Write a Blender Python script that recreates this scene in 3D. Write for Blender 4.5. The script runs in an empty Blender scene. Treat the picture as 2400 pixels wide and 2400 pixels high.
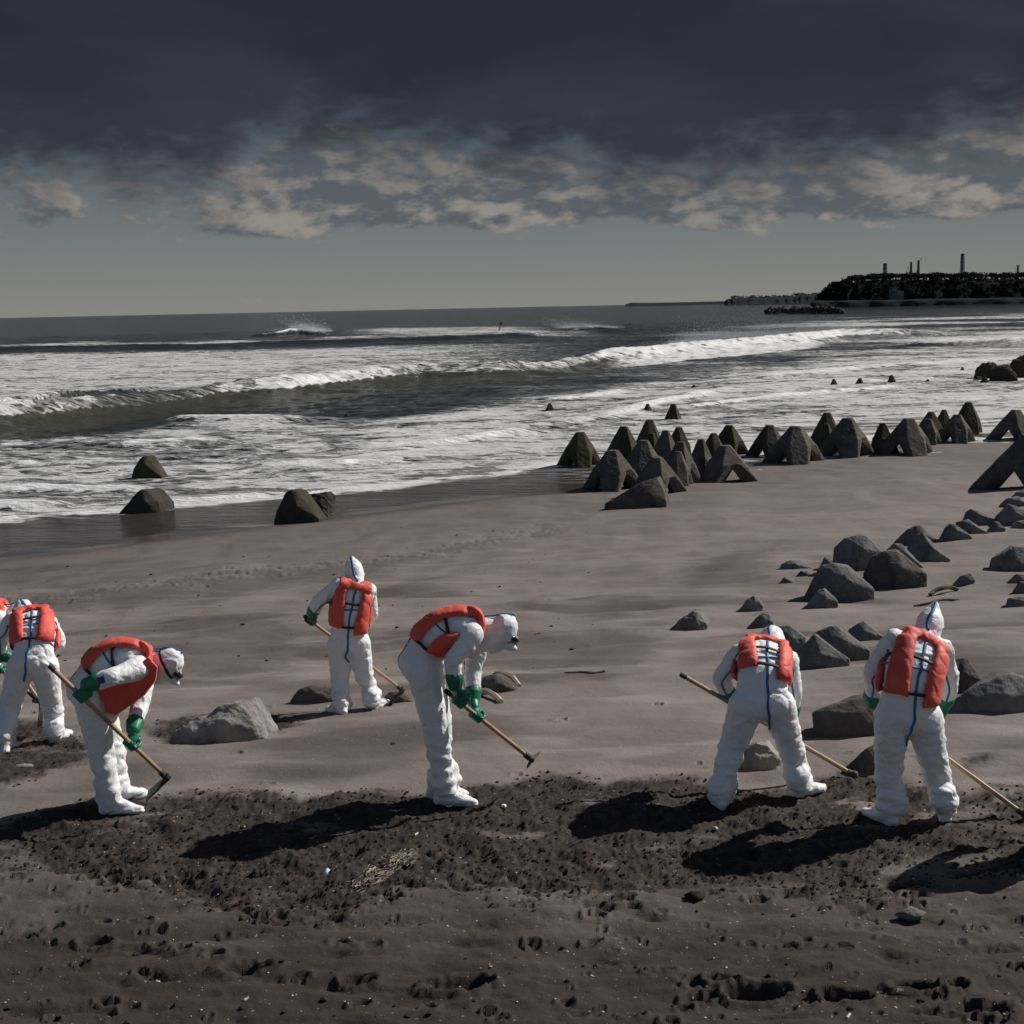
import bpy, bmesh, math, random
import numpy as np
from mathutils import Vector, Matrix
from mathutils.bvhtree import BVHTree
random.seed(7); rng = np.random.default_rng(11)
S = bpy.context.scene; COL = S.collection; R = math.radians

# ------------------------------------------------------------------ camera
F, CH, PIT, ROLL = 3297.0, 3.65, R(8.29), R(-1.20)       # focal length in photo pixels, eye height, pitch, roll
fw = np.array([0, math.cos(PIT), -math.sin(PIT)]); _r = np.array([1.0, 0, 0]); _u = np.cross(_r, fw)
CR = math.cos(ROLL)*_r + math.sin(ROLL)*_u; CU = -math.sin(ROLL)*_r + math.cos(ROLL)*_u
cd = bpy.data.cameras.new('camera'); cam = bpy.data.objects.new('camera', cd); COL.objects.link(cam)
cd.sensor_width = 36; cd.sensor_height = 36; cd.sensor_fit = 'HORIZONTAL'; cd.lens = 36*F/2400
cd.clip_start = 0.2; cd.clip_end = 60000
M = Matrix((CR, CU, -fw)).transposed().to_4x4(); M.translation = (0, 0, CH); cam.matrix_world = M
S.camera = cam
S.render.resolution_x = S.render.resolution_y = 1024
S.view_settings.view_transform = 'Standard'; S.view_settings.look = 'None'
S.view_settings.exposure = -0.05; S.view_settings.gamma = 1

# ------------------------------------------------------------------ node helper
class NT:
    def __init__(s, tree): s.t = tree; s.n = tree.nodes; s.l = tree.links
    def node(s, typ, **kw):
        n = s.n.new(typ)
        for k, v in kw.items(): setattr(n, k, v)
        return n
    def put(s, sock, v):
        if hasattr(v, 'is_linked') or isinstance(v, bpy.types.NodeSocket): s.l.new(v, sock)
        else: sock.default_value = v
    def m(s, op, a, b=0.0, c=0.0, clamp=False):
        n = s.node('ShaderNodeMath', operation=op, use_clamp=clamp)
        for i, v in enumerate((a, b, c)):
            if i < len(n.inputs): s.put(n.inputs[i], v)
        return n.outputs[0]
    def ss(s, x, lo, hi, a=0.0, b=1.0):
        n = s.node('ShaderNodeMapRange', interpolation_type='SMOOTHSTEP')
        for i, v in enumerate((x, lo, hi, a, b)): s.put(n.inputs[i], v)
        return n.outputs[0]
    def mix(s, f, a, b):
        n = s.node('ShaderNodeMix', data_type='RGBA')
        s.put(n.inputs[0], f); s.put(n.inputs[6], col4(a)); s.put(n.inputs[7], col4(b)); return n.outputs[2]
    def noise(s, vec, scale, detail=4.0, rough=0.5, dist=0.0, dim='3D'):
        n = s.node('ShaderNodeTexNoise', noise_dimensions=dim)
        s.put(n.inputs['Vector'], vec); s.put(n.inputs['Scale'], scale); n.inputs['Detail'].default_value = detail
        n.inputs['Roughness'].default_value = rough; n.inputs['Distortion'].default_value = dist
        return n.outputs['Fac']
    def xyz(s, x, y, z=0.0):
        n = s.node('ShaderNodeCombineXYZ')
        for i, v in enumerate((x, y, z)): s.put(n.inputs[i], v)
        return n.outputs[0]
    def sep(s, v):
        n = s.node('ShaderNodeSeparateXYZ'); s.l.new(v, n.inputs[0]); return n.outputs
    def attr(s, name): return s.node('ShaderNodeAttribute', attribute_name=name).outputs['Fac']
    def mapv(s, v, sc=(1, 1, 1), rot=(0, 0, 0), loc=(0, 0, 0)):
        n = s.node('ShaderNodeMapping'); s.l.new(v, n.inputs[0])
        n.inputs['Location'].default_value = loc; n.inputs['Rotation'].default_value = rot; n.inputs['Scale'].default_value = sc
        return n.outputs[0]
def col4(c): return (*c, 1.0) if isinstance(c, tuple) and len(c) == 3 else c

# ------------------------------------------------------------------ sun and sky
SUN_AZ, SUN_EL = 63.5, 38.0                               # degrees right of the view, above the horizon
sd = bpy.data.lights.new('sun', 'SUN'); sd.energy = 4.9; sd.angle = R(0.55); sd.color = (1.0, 0.955, 0.88)
sun = bpy.data.objects.new('sun', sd); COL.objects.link(sun)
sv = Vector((math.sin(R(SUN_AZ))*math.cos(R(SUN_EL)), math.cos(R(SUN_AZ))*math.cos(R(SUN_EL)), math.sin(R(SUN_EL))))
sun.rotation_euler = sv.to_track_quat('Z', 'Y').to_euler()

world = bpy.data.worlds.new('World'); S.world = world; world.use_nodes = True
w = NT(world.node_tree); w.n.clear()
tc = w.node('ShaderNodeTexCoord').outputs['Generated']
dx, dy, dz = w.sep(tc)
el = w.m('MULTIPLY', w.m('ARCSINE', dz), 180/math.pi)
az = w.m('MULTIPLY', w.m('ARCTAN2', dx, dy), 180/math.pi)
sky = w.node('ShaderNodeTexSky', sky_type='NISHITA', sun_disc=False, sun_elevation=R(SUN_EL), sun_rotation=R(SUN_AZ),
             altitude=10, air_density=1.0, dust_density=1.5, ozone_density=1.0)
# open sky: seen under the clouds it is a veiled grey-green
def ramp(x, stops):
    n = w.node('ShaderNodeValToRGB'); w.put(n.inputs[0], x); cr = n.color_ramp
    while len(cr.elements) < len(stops): cr.elements.new(0.5)
    for e, (p, c) in zip(cr.elements, stops): e.position = p; e.color = (*c, 1)
    return n.outputs[0]
clear = ramp(w.m('DIVIDE', el, 12.0, clamp=True),
             [(0.0, (.232, .230, .214)), (.06, (.218, .220, .208)), (.18, (.185, .198, .196)), (.34, (.140, .162, .172)), (.6, (.090, .120, .150)), (1.0, (.07, .10, .15))])
P = w.xyz(w.m('MULTIPLY', az, 0.16), w.m('MULTIPLY', el, 0.34), 0.0)
P2 = w.xyz(w.m('ADD', w.m('MULTIPLY', az, 0.16), 0.06), w.m('ADD', w.m('MULTIPLY', el, 0.34), 0.15), 0.0)
big = w.noise(P, 0.55, 3, .5, 0.0)
n1 = w.noise(P, 1.5, 11, .60, .15); n1b = w.noise(P2, 1.5, 11, .60, .15)
n2 = w.noise(P, 3.6, 10, .56, .2); n2b = w.noise(P2, 3.6, 10, .56, .2)
# storm deck: its ragged lower edge (degrees above the horizon) wanders with azimuth
er = w.node('ShaderNodeValToRGB'); w.put(er.inputs[0], w.m('ADD', w.m('DIVIDE', az, 60.0), .5, clamp=True)); er.color_ramp.interpolation = 'B_SPLINE'
EP = [(-30, 5.3), (-20.9, 5.5), (-16, 5.0), (-13, 4.2), (-11.4, 4.7), (-9.3, 6.2), (-5.2, 5.9), (-1.7, 5.4), (.9, 5.1), (5.2, 4.4), (8.7, 4.2), (12.2, 4.5), (14.8, 4.9), (17.4, 5.3), (21, 6.4), (30, 6.0)]
while len(er.color_ramp.elements) < len(EP): er.color_ramp.elements.new(.5)
for e, (p_, v_) in zip(er.color_ramp.elements, EP): e.position = p_/60+.5; e.color = (v_/10, v_/10, v_/10, 1)
edge0 = w.m('MULTIPLY', w.sep(er.outputs[0])[0], 10.0)
dn_ = w.m('ADD', w.m('MULTIPLY', w.m('SUBTRACT', n1, .5), 5.2), w.m('MULTIPLY', w.m('SUBTRACT', n2, .5), 4.0))
deck = w.ss(w.m('SUBTRACT', w.m('ADD', el, dn_), edge0), -1.3, 2.5)
deckvar = w.noise(w.xyz(w.m('MULTIPLY', az, 0.05), w.m('MULTIPLY', el, 0.16), 3.0), 1.4, 5, .5, .3)
deckcol = w.mix(w.ss(deckvar, .35, .68), (.0215, .0255, .038), (.036, .041, .057))
deckcol = w.mix(w.m('MULTIPLY', w.ss(el, 6.5, 2.5), .6), deckcol, (.050, .062, .082))
# lit cumulus band under and against the deck
relel = w.m('SUBTRACT', edge0, el)
band = w.m('MULTIPLY', w.ss(relel, -2.0, .2), w.ss(el, 2.4, 3.7))
bandx = w.m('ADD', w.m('ADD', .55, w.m('MULTIPLY', w.ss(az, 6, 12), .14)), w.m('MULTIPLY', w.ss(az, -12.5, -9), .45))
cov = w.m('ADD', w.m('MULTIPLY', w.m('MULTIPLY', band, bandx), .25), -.085)
cn = w.m('ADD', w.m('ADD', w.m('MULTIPLY', n1, .74), w.m('MULTIPLY', n2, .26)), cov)
cum = w.ss(cn, .515, .60)
rel = w.m('SUBTRACT', w.m('ADD', w.m('MULTIPLY', n1, .85), w.m('MULTIPLY', n2, .2)), w.m('ADD', w.m('MULTIPLY', n1b, .85), w.m('MULTIPLY', n2b, .2)))
lit = w.ss(rel, -.06, .11)
cumcol = w.mix(lit, (.092, .106, .122), (.285, .262, .235))
c1 = w.mix(w.m('MULTIPLY', cum, .9), clear, cumcol)
c2 = w.mix(deck, c1, deckcol)
# the storm deck lies over the sea ahead; overhead and behind, the sky is open
front = w.ss(dy, -0.10, 0.35)
front = w.m('MULTIPLY', front, w.ss(w.m('ADD', el, w.m('MULTIPLY', w.m('SUBTRACT', big, .5), 25)), 42, 62, 1.0, 0.0))
lowband = w.ss(el, 0, 3, 1.0, 0.0)
bg1 = w.node('ShaderNodeBackground'); w.l.new(sky.outputs[0], bg1.inputs[0]); bg1.inputs[1].default_value = 0.05
bg2 = w.node('ShaderNodeBackground'); w.l.new(c2, bg2.inputs[0]); bg2.inputs[1].default_value = 1.06
mx = w.node('ShaderNodeMixShader'); w.l.new(front, mx.inputs[0]); w.l.new(bg1.outputs[0], mx.inputs[1]); w.l.new(bg2.outputs[0], mx.inputs[2])
wo = w.node('ShaderNodeOutputWorld'); w.l.new(mx.outputs[0], wo.inputs[0])

# ------------------------------------------------------------------ numpy noise
PERM = rng.permutation(4096).astype(np.int64)
ANG = rng.random(4096)*2*np.pi; GX, GY = np.cos(ANG), np.sin(ANG)
def pn(x, y, seed=0):                                      # 2D gradient noise, about -1..1
    xi = np.floor(x).astype(np.int64); yi = np.floor(y).astype(np.int64); xf = x-xi; yf = y-yi
    def h(a, b): return PERM[(PERM[(a+seed*131) & 4095]+b) & 4095]
    u = xf*xf*xf*(xf*(xf*6-15)+10); v = yf*yf*yf*(yf*(yf*6-15)+10)
    def g(a, b, fx, fy):
        k = h(a, b); return GX[k]*fx+GY[k]*fy
    n0 = g(xi, yi, xf, yf)*(1-u)+g(xi+1, yi, xf-1, yf)*u
    n1_ = g(xi, yi+1, xf, yf-1)*(1-u)+g(xi+1, yi+1, xf-1, yf-1)*u
    return 1.5*(n0*(1-v)+n1_*v)
def fbm(x, y, oct=4, seed=0, gain=.5):
    a, s_, o = 1.0, 0.0, 0.0
    for i in range(oct): s_ = s_+a*pn(x*2**i+i*7.3, y*2**i-i*3.1, seed+i); o += a; a *= gain
    return s_/o
def n3(p, s, seed=0):                                      # cheap 3D noise from three 2D slices
    x, y, z = p[:, 0]*s, p[:, 1]*s, p[:, 2]*s
    return (pn(x+z*.61, y+z*.43, seed)+pn(y+x*.37, z-x*.53, seed+3)+pn(z+y*.47, x-y*.59, seed+5))*.6
def sst(x, a, b):
    t = np.clip((x-a)/(b-a), 0, 1); return t*t*(3-2*t)

# ------------------------------------------------------------------ ground shape
SEA = -1.885
def sh(x): return 44.3+.80*x
def G0(x, y):
    x = np.asarray(x, float); y = np.asarray(y, float)
    den = np.maximum(sh(x)-10.8, 6.0); t = (y-10.8)/den
    z = .05-1.95*(1-np.clip(1-t, 0, 1)**1.8)
    z = np.where(t < 0, .05, z)
    return np.where(t > 1, -1.9-.05*(y-sh(x))*.78, z).clip(-6, 1)
def project(x, y, z):
    d0, d1, d2 = x, y, z-CH
    zz = d0*fw[0]+d1*fw[1]+d2*fw[2]
    return 1200+F*(d0*CR[0]+d1*CR[1]+d2*CR[2])/zz, 1200-F*(d0*CU[0]+d1*CU[1]+d2*CU[2])/zz
def ray(px, py): return fw+CR*(px-1200)/F-CU*(py-1200)/F
EYE = np.array([0, 0, CH])
def on_z(px, py, z):
    d = ray(px, py); return EYE+d*((z-CH)/d[2])
def at_y(px, py, y):                                       # the point seen at that pixel, y metres ahead
    d = ray(px, py); return EYE+d*(y/d[1])
def hit(px, py):
    d = ray(px, py); lo = 5.0; st = .1
    t = lo
    while t < 400:
        q = EYE+d*t
        if q[2] < G0(q[0], q[1]):
            a, b = t-st, t
            for _ in range(24):
                m_ = (a+b)/2; q = EYE+d*m_
                if q[2] < G0(q[0], q[1]): b = m_
                else: a = m_
            return EYE+d*b
        t += st
    return on_z(px, py, SEA)

# ------------------------------------------------------------------ object helpers
def tag(o, label=None, cat=None, group=None, kind=None):
    if label: o['label'] = label
    if cat: o['category'] = cat
    if group: o['group'] = group
    if kind: o['kind'] = kind
    return o
def mesh_obj(name, v, f, mat, parent=None, smooth=True):
    me = bpy.data.meshes.new(name); me.from_pydata([tuple(map(float, p)) for p in v], [], [tuple(int(i) for i in q) for q in f]); me.update()
    if mat: me.materials.append(mat)
    if smooth: me.polygons.foreach_set('use_smooth', [True]*len(me.polygons))
    o = bpy.data.objects.new(name, me); COL.objects.link(o)
    if parent: put_under(o, parent)
    return o
def put_under(o, parent):
    o.parent = parent
    if parent.parent is None: o.matrix_parent_inverse = parent_mat(parent).inverted()
def parent_mat(p):
    m_ = Matrix.Translation(p.location) @ p.rotation_euler.to_matrix().to_4x4()
    return m_
def empty(name, loc):
    o = bpy.data.objects.new(name, None); o.location = tuple(map(float, loc)); o.empty_display_size = .1; COL.objects.link(o); return o
def grid_mesh(name, X, Y, Z, mat, attrs={}):
    n, m_ = X.shape; me = bpy.data.meshes.new(name)
    co = np.stack([X, Y, Z], -1).reshape(-1, 3).astype(np.float32)
    idx = np.arange(n*m_).reshape(n, m_)
    q = np.stack([idx[:-1, :-1], idx[:-1, 1:], idx[1:, 1:], idx[1:, :-1]], -1).reshape(-1, 4)
    me.vertices.add(len(co)); me.vertices.foreach_set('co', co.ravel())
    me.loops.add(q.size); me.loops.foreach_set('vertex_index', q.ravel().astype(np.int32))
    me.polygons.add(len(q)); me.polygons.foreach_set('loop_start', np.arange(0, q.size, 4, dtype=np.int32))
    me.polygons.foreach_set('use_smooth', np.ones(len(q), bool))
    me.update(calc_edges=True); me.materials.append(mat)
    for k, a in attrs.items():
        at = me.attributes.new(k, 'FLOAT', 'POINT'); at.data.foreach_set('value', a.ravel().astype(np.float32))
    o = bpy.data.objects.new(name, me); COL.objects.link(o); return o
def mat(name):
    m_ = bpy.data.materials.new(name); m_.use_nodes = True; t = NT(m_.node_tree)
    b = t.n['Principled BSDF']; return m_, t, b
def bump(t, b, h, strength=.3, dist=.02):
    n = t.node('ShaderNodeBump'); n.inputs['Strength'].default_value = strength; n.inputs['Distance'].default_value = dist
    t.put(n.inputs['Height'], h); t.l.new(n.outputs[0], b.inputs['Normal'])
def obj_co(t): return t.node('ShaderNodeTexCoord').outputs['Object']
def pos(t): return t.node('ShaderNodeNewGeometry').outputs['Position']
def simple(name, c, rough=.6, var=.15, scale=30, bs=.2, bd=.005):
    m_, t, b = mat(name); n = t.noise(obj_co(t), scale, 4)
    c2_ = tuple(x*(1-var) for x in c); c3_ = tuple(min(1, x*(1+var)) for x in c)
    t.l.new(t.mix(n, c2_, c3_), b.inputs['Base Color']); b.inputs['Roughness'].default_value = rough; b.inputs['Specular IOR Level'].default_value = .5 if rough < .88 else .03
    bump(t, b, n, bs, bd); return m_

# ------------------------------------------------------------------ materials
m_, t, b = mat('beach sand'); SAND = m_
p = pos(t); px_, py_, pz_ = t.sep(p)
damp_shade = t.attr('damp_shade'); clod = t.attr('clod'); wet = t.attr('wet'); pale = t.attr('pale')
nA = t.noise(p, 1.3, 5, .55); nB = t.noise(t.mapv(p, (1, .35, 1), (0, 0, R(-20))), 1.1, 6, .6, .6); nC = t.noise(p, 90, 3, .7); nD = t.noise(p, 14, 4, .65)
c = t.mix(t.ss(nA, .3, .7), (.137, .112, .103), (.176, .147, .137))
c = t.mix(t.ss(nB, .35, .7), c, (.202, .172, .161))
c = t.mix(t.m('MULTIPLY', pale, .65), c, (.28, .243, .228))
c = t.mix(damp_shade, c, t.mix(nB, (.017, .0115, .0095), (.045, .032, .0275)))
grain = t.m('ADD', .82, t.m('MULTIPLY', nC, .36))
cc = t.mix(t.ss(nD, .3, .75), (.009, .0063, .005), (.050, .037, .030))
c = t.mix(clod, c, cc)
speck = t.ss(t.noise(p, 38, 1, .5), .735, .76)
c = t.mix(t.m('MULTIPLY', speck, .55), c, (.36, .33, .31))
hsv = t.node('ShaderNodeMix', data_type='RGBA', blend_type='MULTIPLY'); hsv.inputs[0].default_value = 1.0
t.l.new(c, hsv.inputs[6]); t.l.new(t.xyz(grain, grain, grain), hsv.inputs[7])
c = t.mix(t.m('MULTIPLY', wet, .75), hsv.outputs[2], (.070, .060, .057))
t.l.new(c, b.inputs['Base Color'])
t.l.new(t.ss(wet, 0, 1, .92, .07), b.inputs['Roughness']); b.inputs['Specular IOR Level'].default_value = .4
h = t.m('ADD', t.m('MULTIPLY', nC, .25), t.m('MULTIPLY', nD, 1.0))
h = t.m('MULTIPLY', h, t.m('SUBTRACT', 1.0, t.m('MULTIPLY', wet, .98)))
bump(t, b, h, .55, .02)

m_, t, b = mat('sea water'); WATER = m_
p = pos(t); foam = t.attr('foam'); face = t.attr('face')
rt = (0, 0, R(-40)); geo = t.node('ShaderNodeNewGeometry')
camd = t.sep(p); rr = t.m('SQRT', t.m('ADD', t.m('MULTIPLY', camd[0], camd[0]), t.m('MULTIPLY', camd[1], camd[1])))
q1 = t.mapv(p, (.30, .75, 1), (0, 0, R(-37))); q2 = t.mapv(p, (1.1, 2.1, 1), (0, 0, R(-30))); q3 = t.mapv(p, (.05, .12, 1), (0, 0, R(-35)))
f1 = t.noise(q1, 1.0, 7, .62, .7); f2 = t.noise(q2, 1.0, 6, .62, .9); f3 = t.noise(q3, 1.0, 6, .6, .5)
vz = t.node('ShaderNodeTexVoronoi', feature='DISTANCE_TO_EDGE'); t.l.new(t.mapv(p, (.9, 2.6, 1), (0, 0, R(-35))), vz.inputs['Vector']); vz.inputs['Scale'].default_value = .6
lace = t.ss(vz.outputs['Distance'], .02, .22, 1.0, 0.0)
ff = t.m('ADD', t.m('ADD', t.m('MULTIPLY', f1, .42), t.m('MULTIPLY', f2, .34)), t.m('MULTIPLY', f3, .24))
th = t.m('SUBTRACT', .72, t.m('MULTIPLY', foam, .29))
fm = t.ss(t.m('SUBTRACT', ff, th), -.022, .034)
fm = t.m('MAXIMUM', fm, t.m('MULTIPLY', t.m('MULTIPLY', lace, t.ss(foam, .35, .7)), .45))
fm = t.m('MULTIPLY', fm, t.ss(foam, .01, .12))
wc = t.mix(face, (.024, .028, .030), (.052, .053, .040)); wc = t.mix(t.attr('shallow'), wc, (.050, .043, .040))
fc = t.mix(t.ss(t.noise(t.mapv(p, (2, 5, 1), (0, 0, R(-35))), 1.6, 5, .7), .3, .7), (.42, .425, .435), (.72, .72, .725))
fc = t.mix(t.ss(foam, .9, 1.15), fc, (.80, .80, .81))
fc = t.mix(t.ss(t.noise(q1, 2.3, 5, .6), .35, .6), t.mix(.3, fc, (.20, .205, .21)), fc)
t.l.new(t.mix(fm, wc, fc), b.inputs['Base Color'])
t.l.new(t.ss(fm, 0, 1, .16, .85), b.inputs['Roughness']); b.inputs['IOR'].default_value = 1.33
rip = t.m('ADD', t.noise(t.mapv(p, (1.3, 3.2, 1), (0, 0, R(-35))), 1.0, 6, .6), t.m('MULTIPLY', t.noise(t.mapv(p, (.2, .7, 1), (0, 0, R(-30))), 1.0, 6, .6), 2.0))
bump(t, b, t.m('ADD', rip, t.m('MULTIPLY', fm, 1.0)), 1.0, .22)

m_, t, b = mat('white protective fabric'); SUIT = m_
oc = obj_co(t); cr = t.noise(oc, 9, 6, .6, 1.2); cr2 = t.noise(oc, 30, 4, .6, .6)
ridge = t.m('ABSOLUTE', t.m('SUBTRACT', cr, .5)); dirt = t.ss(t.noise(oc, 5, 5, .6), .55, .85)
low = t.ss(t.sep(pos(t))[2], 0.02, .22, .35, 0.0)
c = t.mix(dirt, (.80, .81, .83), (.71, .715, .73)); c = t.mix(t.m('MULTIPLY', low, t.ss(cr2, .35, .7)), c, (.38, .35, .33))
t.l.new(c, b.inputs['Base Color']); b.inputs['Roughness'].default_value = .55
b.inputs['Sheen Weight'].default_value = .1
bump(t, b, t.m('ADD', t.m('MULTIPLY', ridge, -2.2), t.m('MULTIPLY', cr2, .22)), .55, .014)
m_, t, b = mat('orange red vest cloth'); VEST = m_
oc = obj_co(t); n = t.noise(oc, 6, 4, .6, .6); n_ = t.noise(oc, 240, 2)
t.l.new(t.mix(t.ss(n, .3, .72), (.62, .058, .038), (.76, .098, .064)), b.inputs['Base Color']); b.inputs['Roughness'].default_value = .62
b.inputs['Sheen Weight'].default_value = .15; bump(t, b, t.m('ADD', t.m('MULTIPLY', n, 1.2), t.m('MULTIPLY', n_, .06)), .5, .02)
TAPE = simple('blue seam tape', (.020, .135, .30), .5, .15, 20)
STRAP = simple('black webbing', (.014, .014, .017), .7, .2, 200)
BUCK = simple('black plastic buckle', (.02, .02, .022), .35, .1, 40)
GLOVE = simple('green rubber glove', (.005, .155, .088), .42, .25, 25, .3, .006)
PATCH = simple('dark blue arm patch', (.03, .035, .17), .6, .1, 60)
PATCHR = simple('red arm patch stripe', (.45, .03, .03), .6, .1, 60)
SKIN = simple('skin', (.44, .27, .20), .5, .06, 30)
MASKW = simple('white mask', (.74, .75, .77), .6, .05, 40)
GOG = simple('black goggle', (.012, .012, .014), .18, .1, 40)
BOOT = simple('dark boot sole', (.03, .03, .032), .7, .2, 60)
m_, t, b = mat('weathered wooden shaft'); WOOD = m_
oc = obj_co(t); n = t.noise(t.mapv(oc, (30, 30, 30)), 1.0, 5, .6, .5); n2_ = t.noise(oc, 4, 4, .6)
c = t.mix(n, (.30, .165, .085), (.47, .29, .165)); c = t.mix(t.ss(n2_, .5, .75), c, (.14, .075, .042))
t.l.new(c, b.inputs['Base Color']); b.inputs['Roughness'].default_value = .55; bump(t, b, n, .2, .003)
IRON = simple('muddy iron blade', (.032, .025, .022), .7, .5, 25, .8, .01)
def concrete(name, dark, light, green=0.0, tan=(.2, .15, .12)):
    m_, t, b = mat(name); p_ = pos(t); oc = obj_co(t)
    a = t.noise(p_, 2.2, 6, .6, .3); b_ = t.noise(p_, 16, 5, .65); e_ = t.noise(p_, 70, 3, .7)
    st = t.noise(t.mapv(p_, (5, 5, .8)), 1.0, 5, .6)
    c = t.mix(t.ss(a, .3, .7), dark, light); c = t.mix(t.m('MULTIPLY', t.ss(st, .5, .72), .55), c, tuple(x*.45 for x in dark))
    c = t.mix(t.m('MULTIPLY', t.ss(b_, .45, .75), .4), c, tan)
    if green:
        g_ = t.m('MULTIPLY', t.ss(t.noise(p_, 1.6, 4, .6), .35, .6), green)
        c = t.mix(g_, c, (.040, .045, .018))
    pit_ = t.ss(b_, .28, .40, .45, 0.0); c = t.mix(pit_, c, (.03, .028, .027))
    t.l.new(c, b.inputs['Base Color']); b.inputs['Roughness'].default_value = .93; b.inputs['Specular IOR Level'].default_value = .2
    bump(t, b, t.m('ADD', t.m('MULTIPLY', a, .6), t.m('ADD', b_, t.m('MULTIPLY', e_, .35))), .7, .035); return m_
CONC = concrete('weathered grey concrete', (.060, .055, .052), (.125, .113, .102))
CONCB = concrete('blue grey concrete', (.092, .091, .096), (.19, .185, .182), tan=(.27, .245, .22))
ALGAE = concrete('algae stained concrete', (.032, .029, .025), (.072, .064, .054), .7)
WETC = concrete('wet dark concrete', (.032, .029, .027), (.075, .062, .054), .35, (.11, .065, .045))
RUBBLE = concrete('rough crumbled rock', (.17, .163, .155), (.36, .34, .315), tan=(.34, .31, .28))
DRIFT = simple('bleached driftwood', (.10, .085, .075), .9, .3, 30, .5, .01)
PALEW = simple('pale splintered wood', (.50, .40, .30), .8, .25, 30)
STRAW = simple('bleached straw', (.30, .25, .205), .9, .4, 12)
WHITE = simple('white scrap', (.75, .76, .80), .5, .05, 30)
SHELL = simple('shell and pebble', (.42, .40, .38), .6, .5, 3)
FARV = simple('dark pine foliage', (.008, .0095, .0115), .95, .4, .2, .3, .3)
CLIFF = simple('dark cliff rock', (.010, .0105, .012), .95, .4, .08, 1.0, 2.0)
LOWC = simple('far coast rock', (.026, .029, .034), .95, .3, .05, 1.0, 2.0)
TOWER = simple('painted steel tower', (.16, .16, .18), .6, .2, .5)
TOWERD = simple('red painted steel', (.13, .05, .05), .6, .2, .5)
BWALL = simple('pale building wall', (.16, .18, .19), .8, .1, 1)
BWIN = simple('dark window glass', (.02, .025, .03), .2, .1, 1)
YELLOW = simple('yellow marker paint', (.55, .33, .04), .5, .1, 5)
MARKB = simple('black marker paint', (.02, .02, .02), .5, .1, 5)

# ------------------------------------------------------------------ masks drawn as polygons over the beach
def poly_sd(px, py, poly, ys=2.0):                         # signed distance (inside positive) in photo pixels, depth direction stretched
    x = px; y = py*ys; n = len(poly); dm = np.full(x.shape, 1e12); ins = np.zeros(x.shape, bool)
    for i in range(n):
        ax, ay = poly[i][0], poly[i][1]*ys; bx, by = poly[(i+1) % n][0], poly[(i+1) % n][1]*ys
        ex, ey = bx-ax, by-ay; tt = np.clip(((x-ax)*ex+(y-ay)*ey)/(ex*ex+ey*ey), 0, 1)
        dm = np.minimum(dm, (x-ax-tt*ex)**2+(y-ay-tt*ey)**2)
        c_ = ((ay > y) != (by > y)) & (x < (bx-ax)*(y-ay)/((by-ay) if by != ay else 1e-9)+ax); ins ^= c_
    return np.where(ins, 1, -1)*np.sqrt(dm)
TURNED = [
 [(-200, 1945), (0, 1932), (120, 1902), (240, 1880), (420, 1868), (520, 1862), (620, 1858), (700, 1878), (760, 1868), (900, 1848), (1010, 1862), (1120, 1850), (1200, 1838), (1270, 1812), (1360, 1812), (1420, 1830),
  (1500, 1824), (1600, 1822), (1700, 1845), (1840, 1850), (1900, 1835), (1960, 1812), (2060, 1815), (2200, 1838), (2260, 1860), (2330, 1838), (2600, 1835), (2600, 2040), (2400, 2055), (2230, 2060), (2130, 2090), (2060, 2120), (1960, 2105),
  (1850, 2085), (1700, 2060), (1560, 2070), (1450, 2120), (1330, 2110), (1200, 2095), (1090, 2100), (980, 2085), (880, 2120), (760, 2160), (620, 2165), (480, 2120), (360, 2080), (180, 2060), (0, 2030), (-200, 2040)],
 [(-300, 1690), (0, 1690), (110, 1690), (190, 1730), (230, 1780), (120, 1810), (0, 1850), (-300, 1870)],
 [(330, 1712), (430, 1678), (560, 1672), (720, 1680), (700, 1700), (610, 1722), (520, 1745), (400, 1752)],
 [(900, 1625), (960, 1622), (985, 1640), (900, 1652)],
 [(2240, 1780), (2330, 1770), (2360, 1785), (2270, 1800)],
]
LIGHTP = [[(2070, 2050), (2180, 2000), (2330, 2010), (2300, 2045), (2120, 2075)], [(1980, 1880), (2100, 1870), (2180, 1880), (2060, 1905)], [(2280, 1830), (2400, 1850), (2400, 1880), (2330, 1880)],
          [(2200, 1885), (2330, 1900), (2260, 1930), (2170, 1925)]]
MEADOW = []
# ------------------------------------------------------------------ beach
NR, NC = 860, 800
azs = np.linspace(R(-27), R(27), NC); rad = np.exp(np.linspace(math.log(5.6), math.log(88), NR))
RR, AA = np.meshgrid(rad, azs, indexing='ij'); X = RR*np.sin(AA); Y = RR*np.cos(AA)
# wider cells beyond the view on both sides
Z = G0(X, Y)
PX, PY = project(X, Y, Z)
sea_d = (sh(X)-Y)*.78
inland = sst(sea_d, .5, 6.0)
nearw = sst(RR, 30, 14)
wob = fbm(X*1.1, Y*2.8, 5, 3)*58+fbm(X*8, Y*12, 3, 9)*26
hf_ = fbm(X*7, Y*11, 4, 17)
cl = np.zeros_like(X)
for k, pl in enumerate(TURNED): cl = np.maximum(cl, sst(poly_sd(PX, PY, pl, 2.0)+wob*np.where(PY > 1960, 1.3, .55)*(1.0 if k == 0 else .6)+hf_*np.interp(PY, [1930, 2040], [14, 150]), -16, 22))
cl *= 1-.75*sst(fbm(X*1.3+7, Y*3.4, 4, 39), .20, .46)
for pl in LIGHTP: cl *= 1-.9*sst(poly_sd(PX, PY, pl, 2.0)+wob*1.5, -10, 20)
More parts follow.
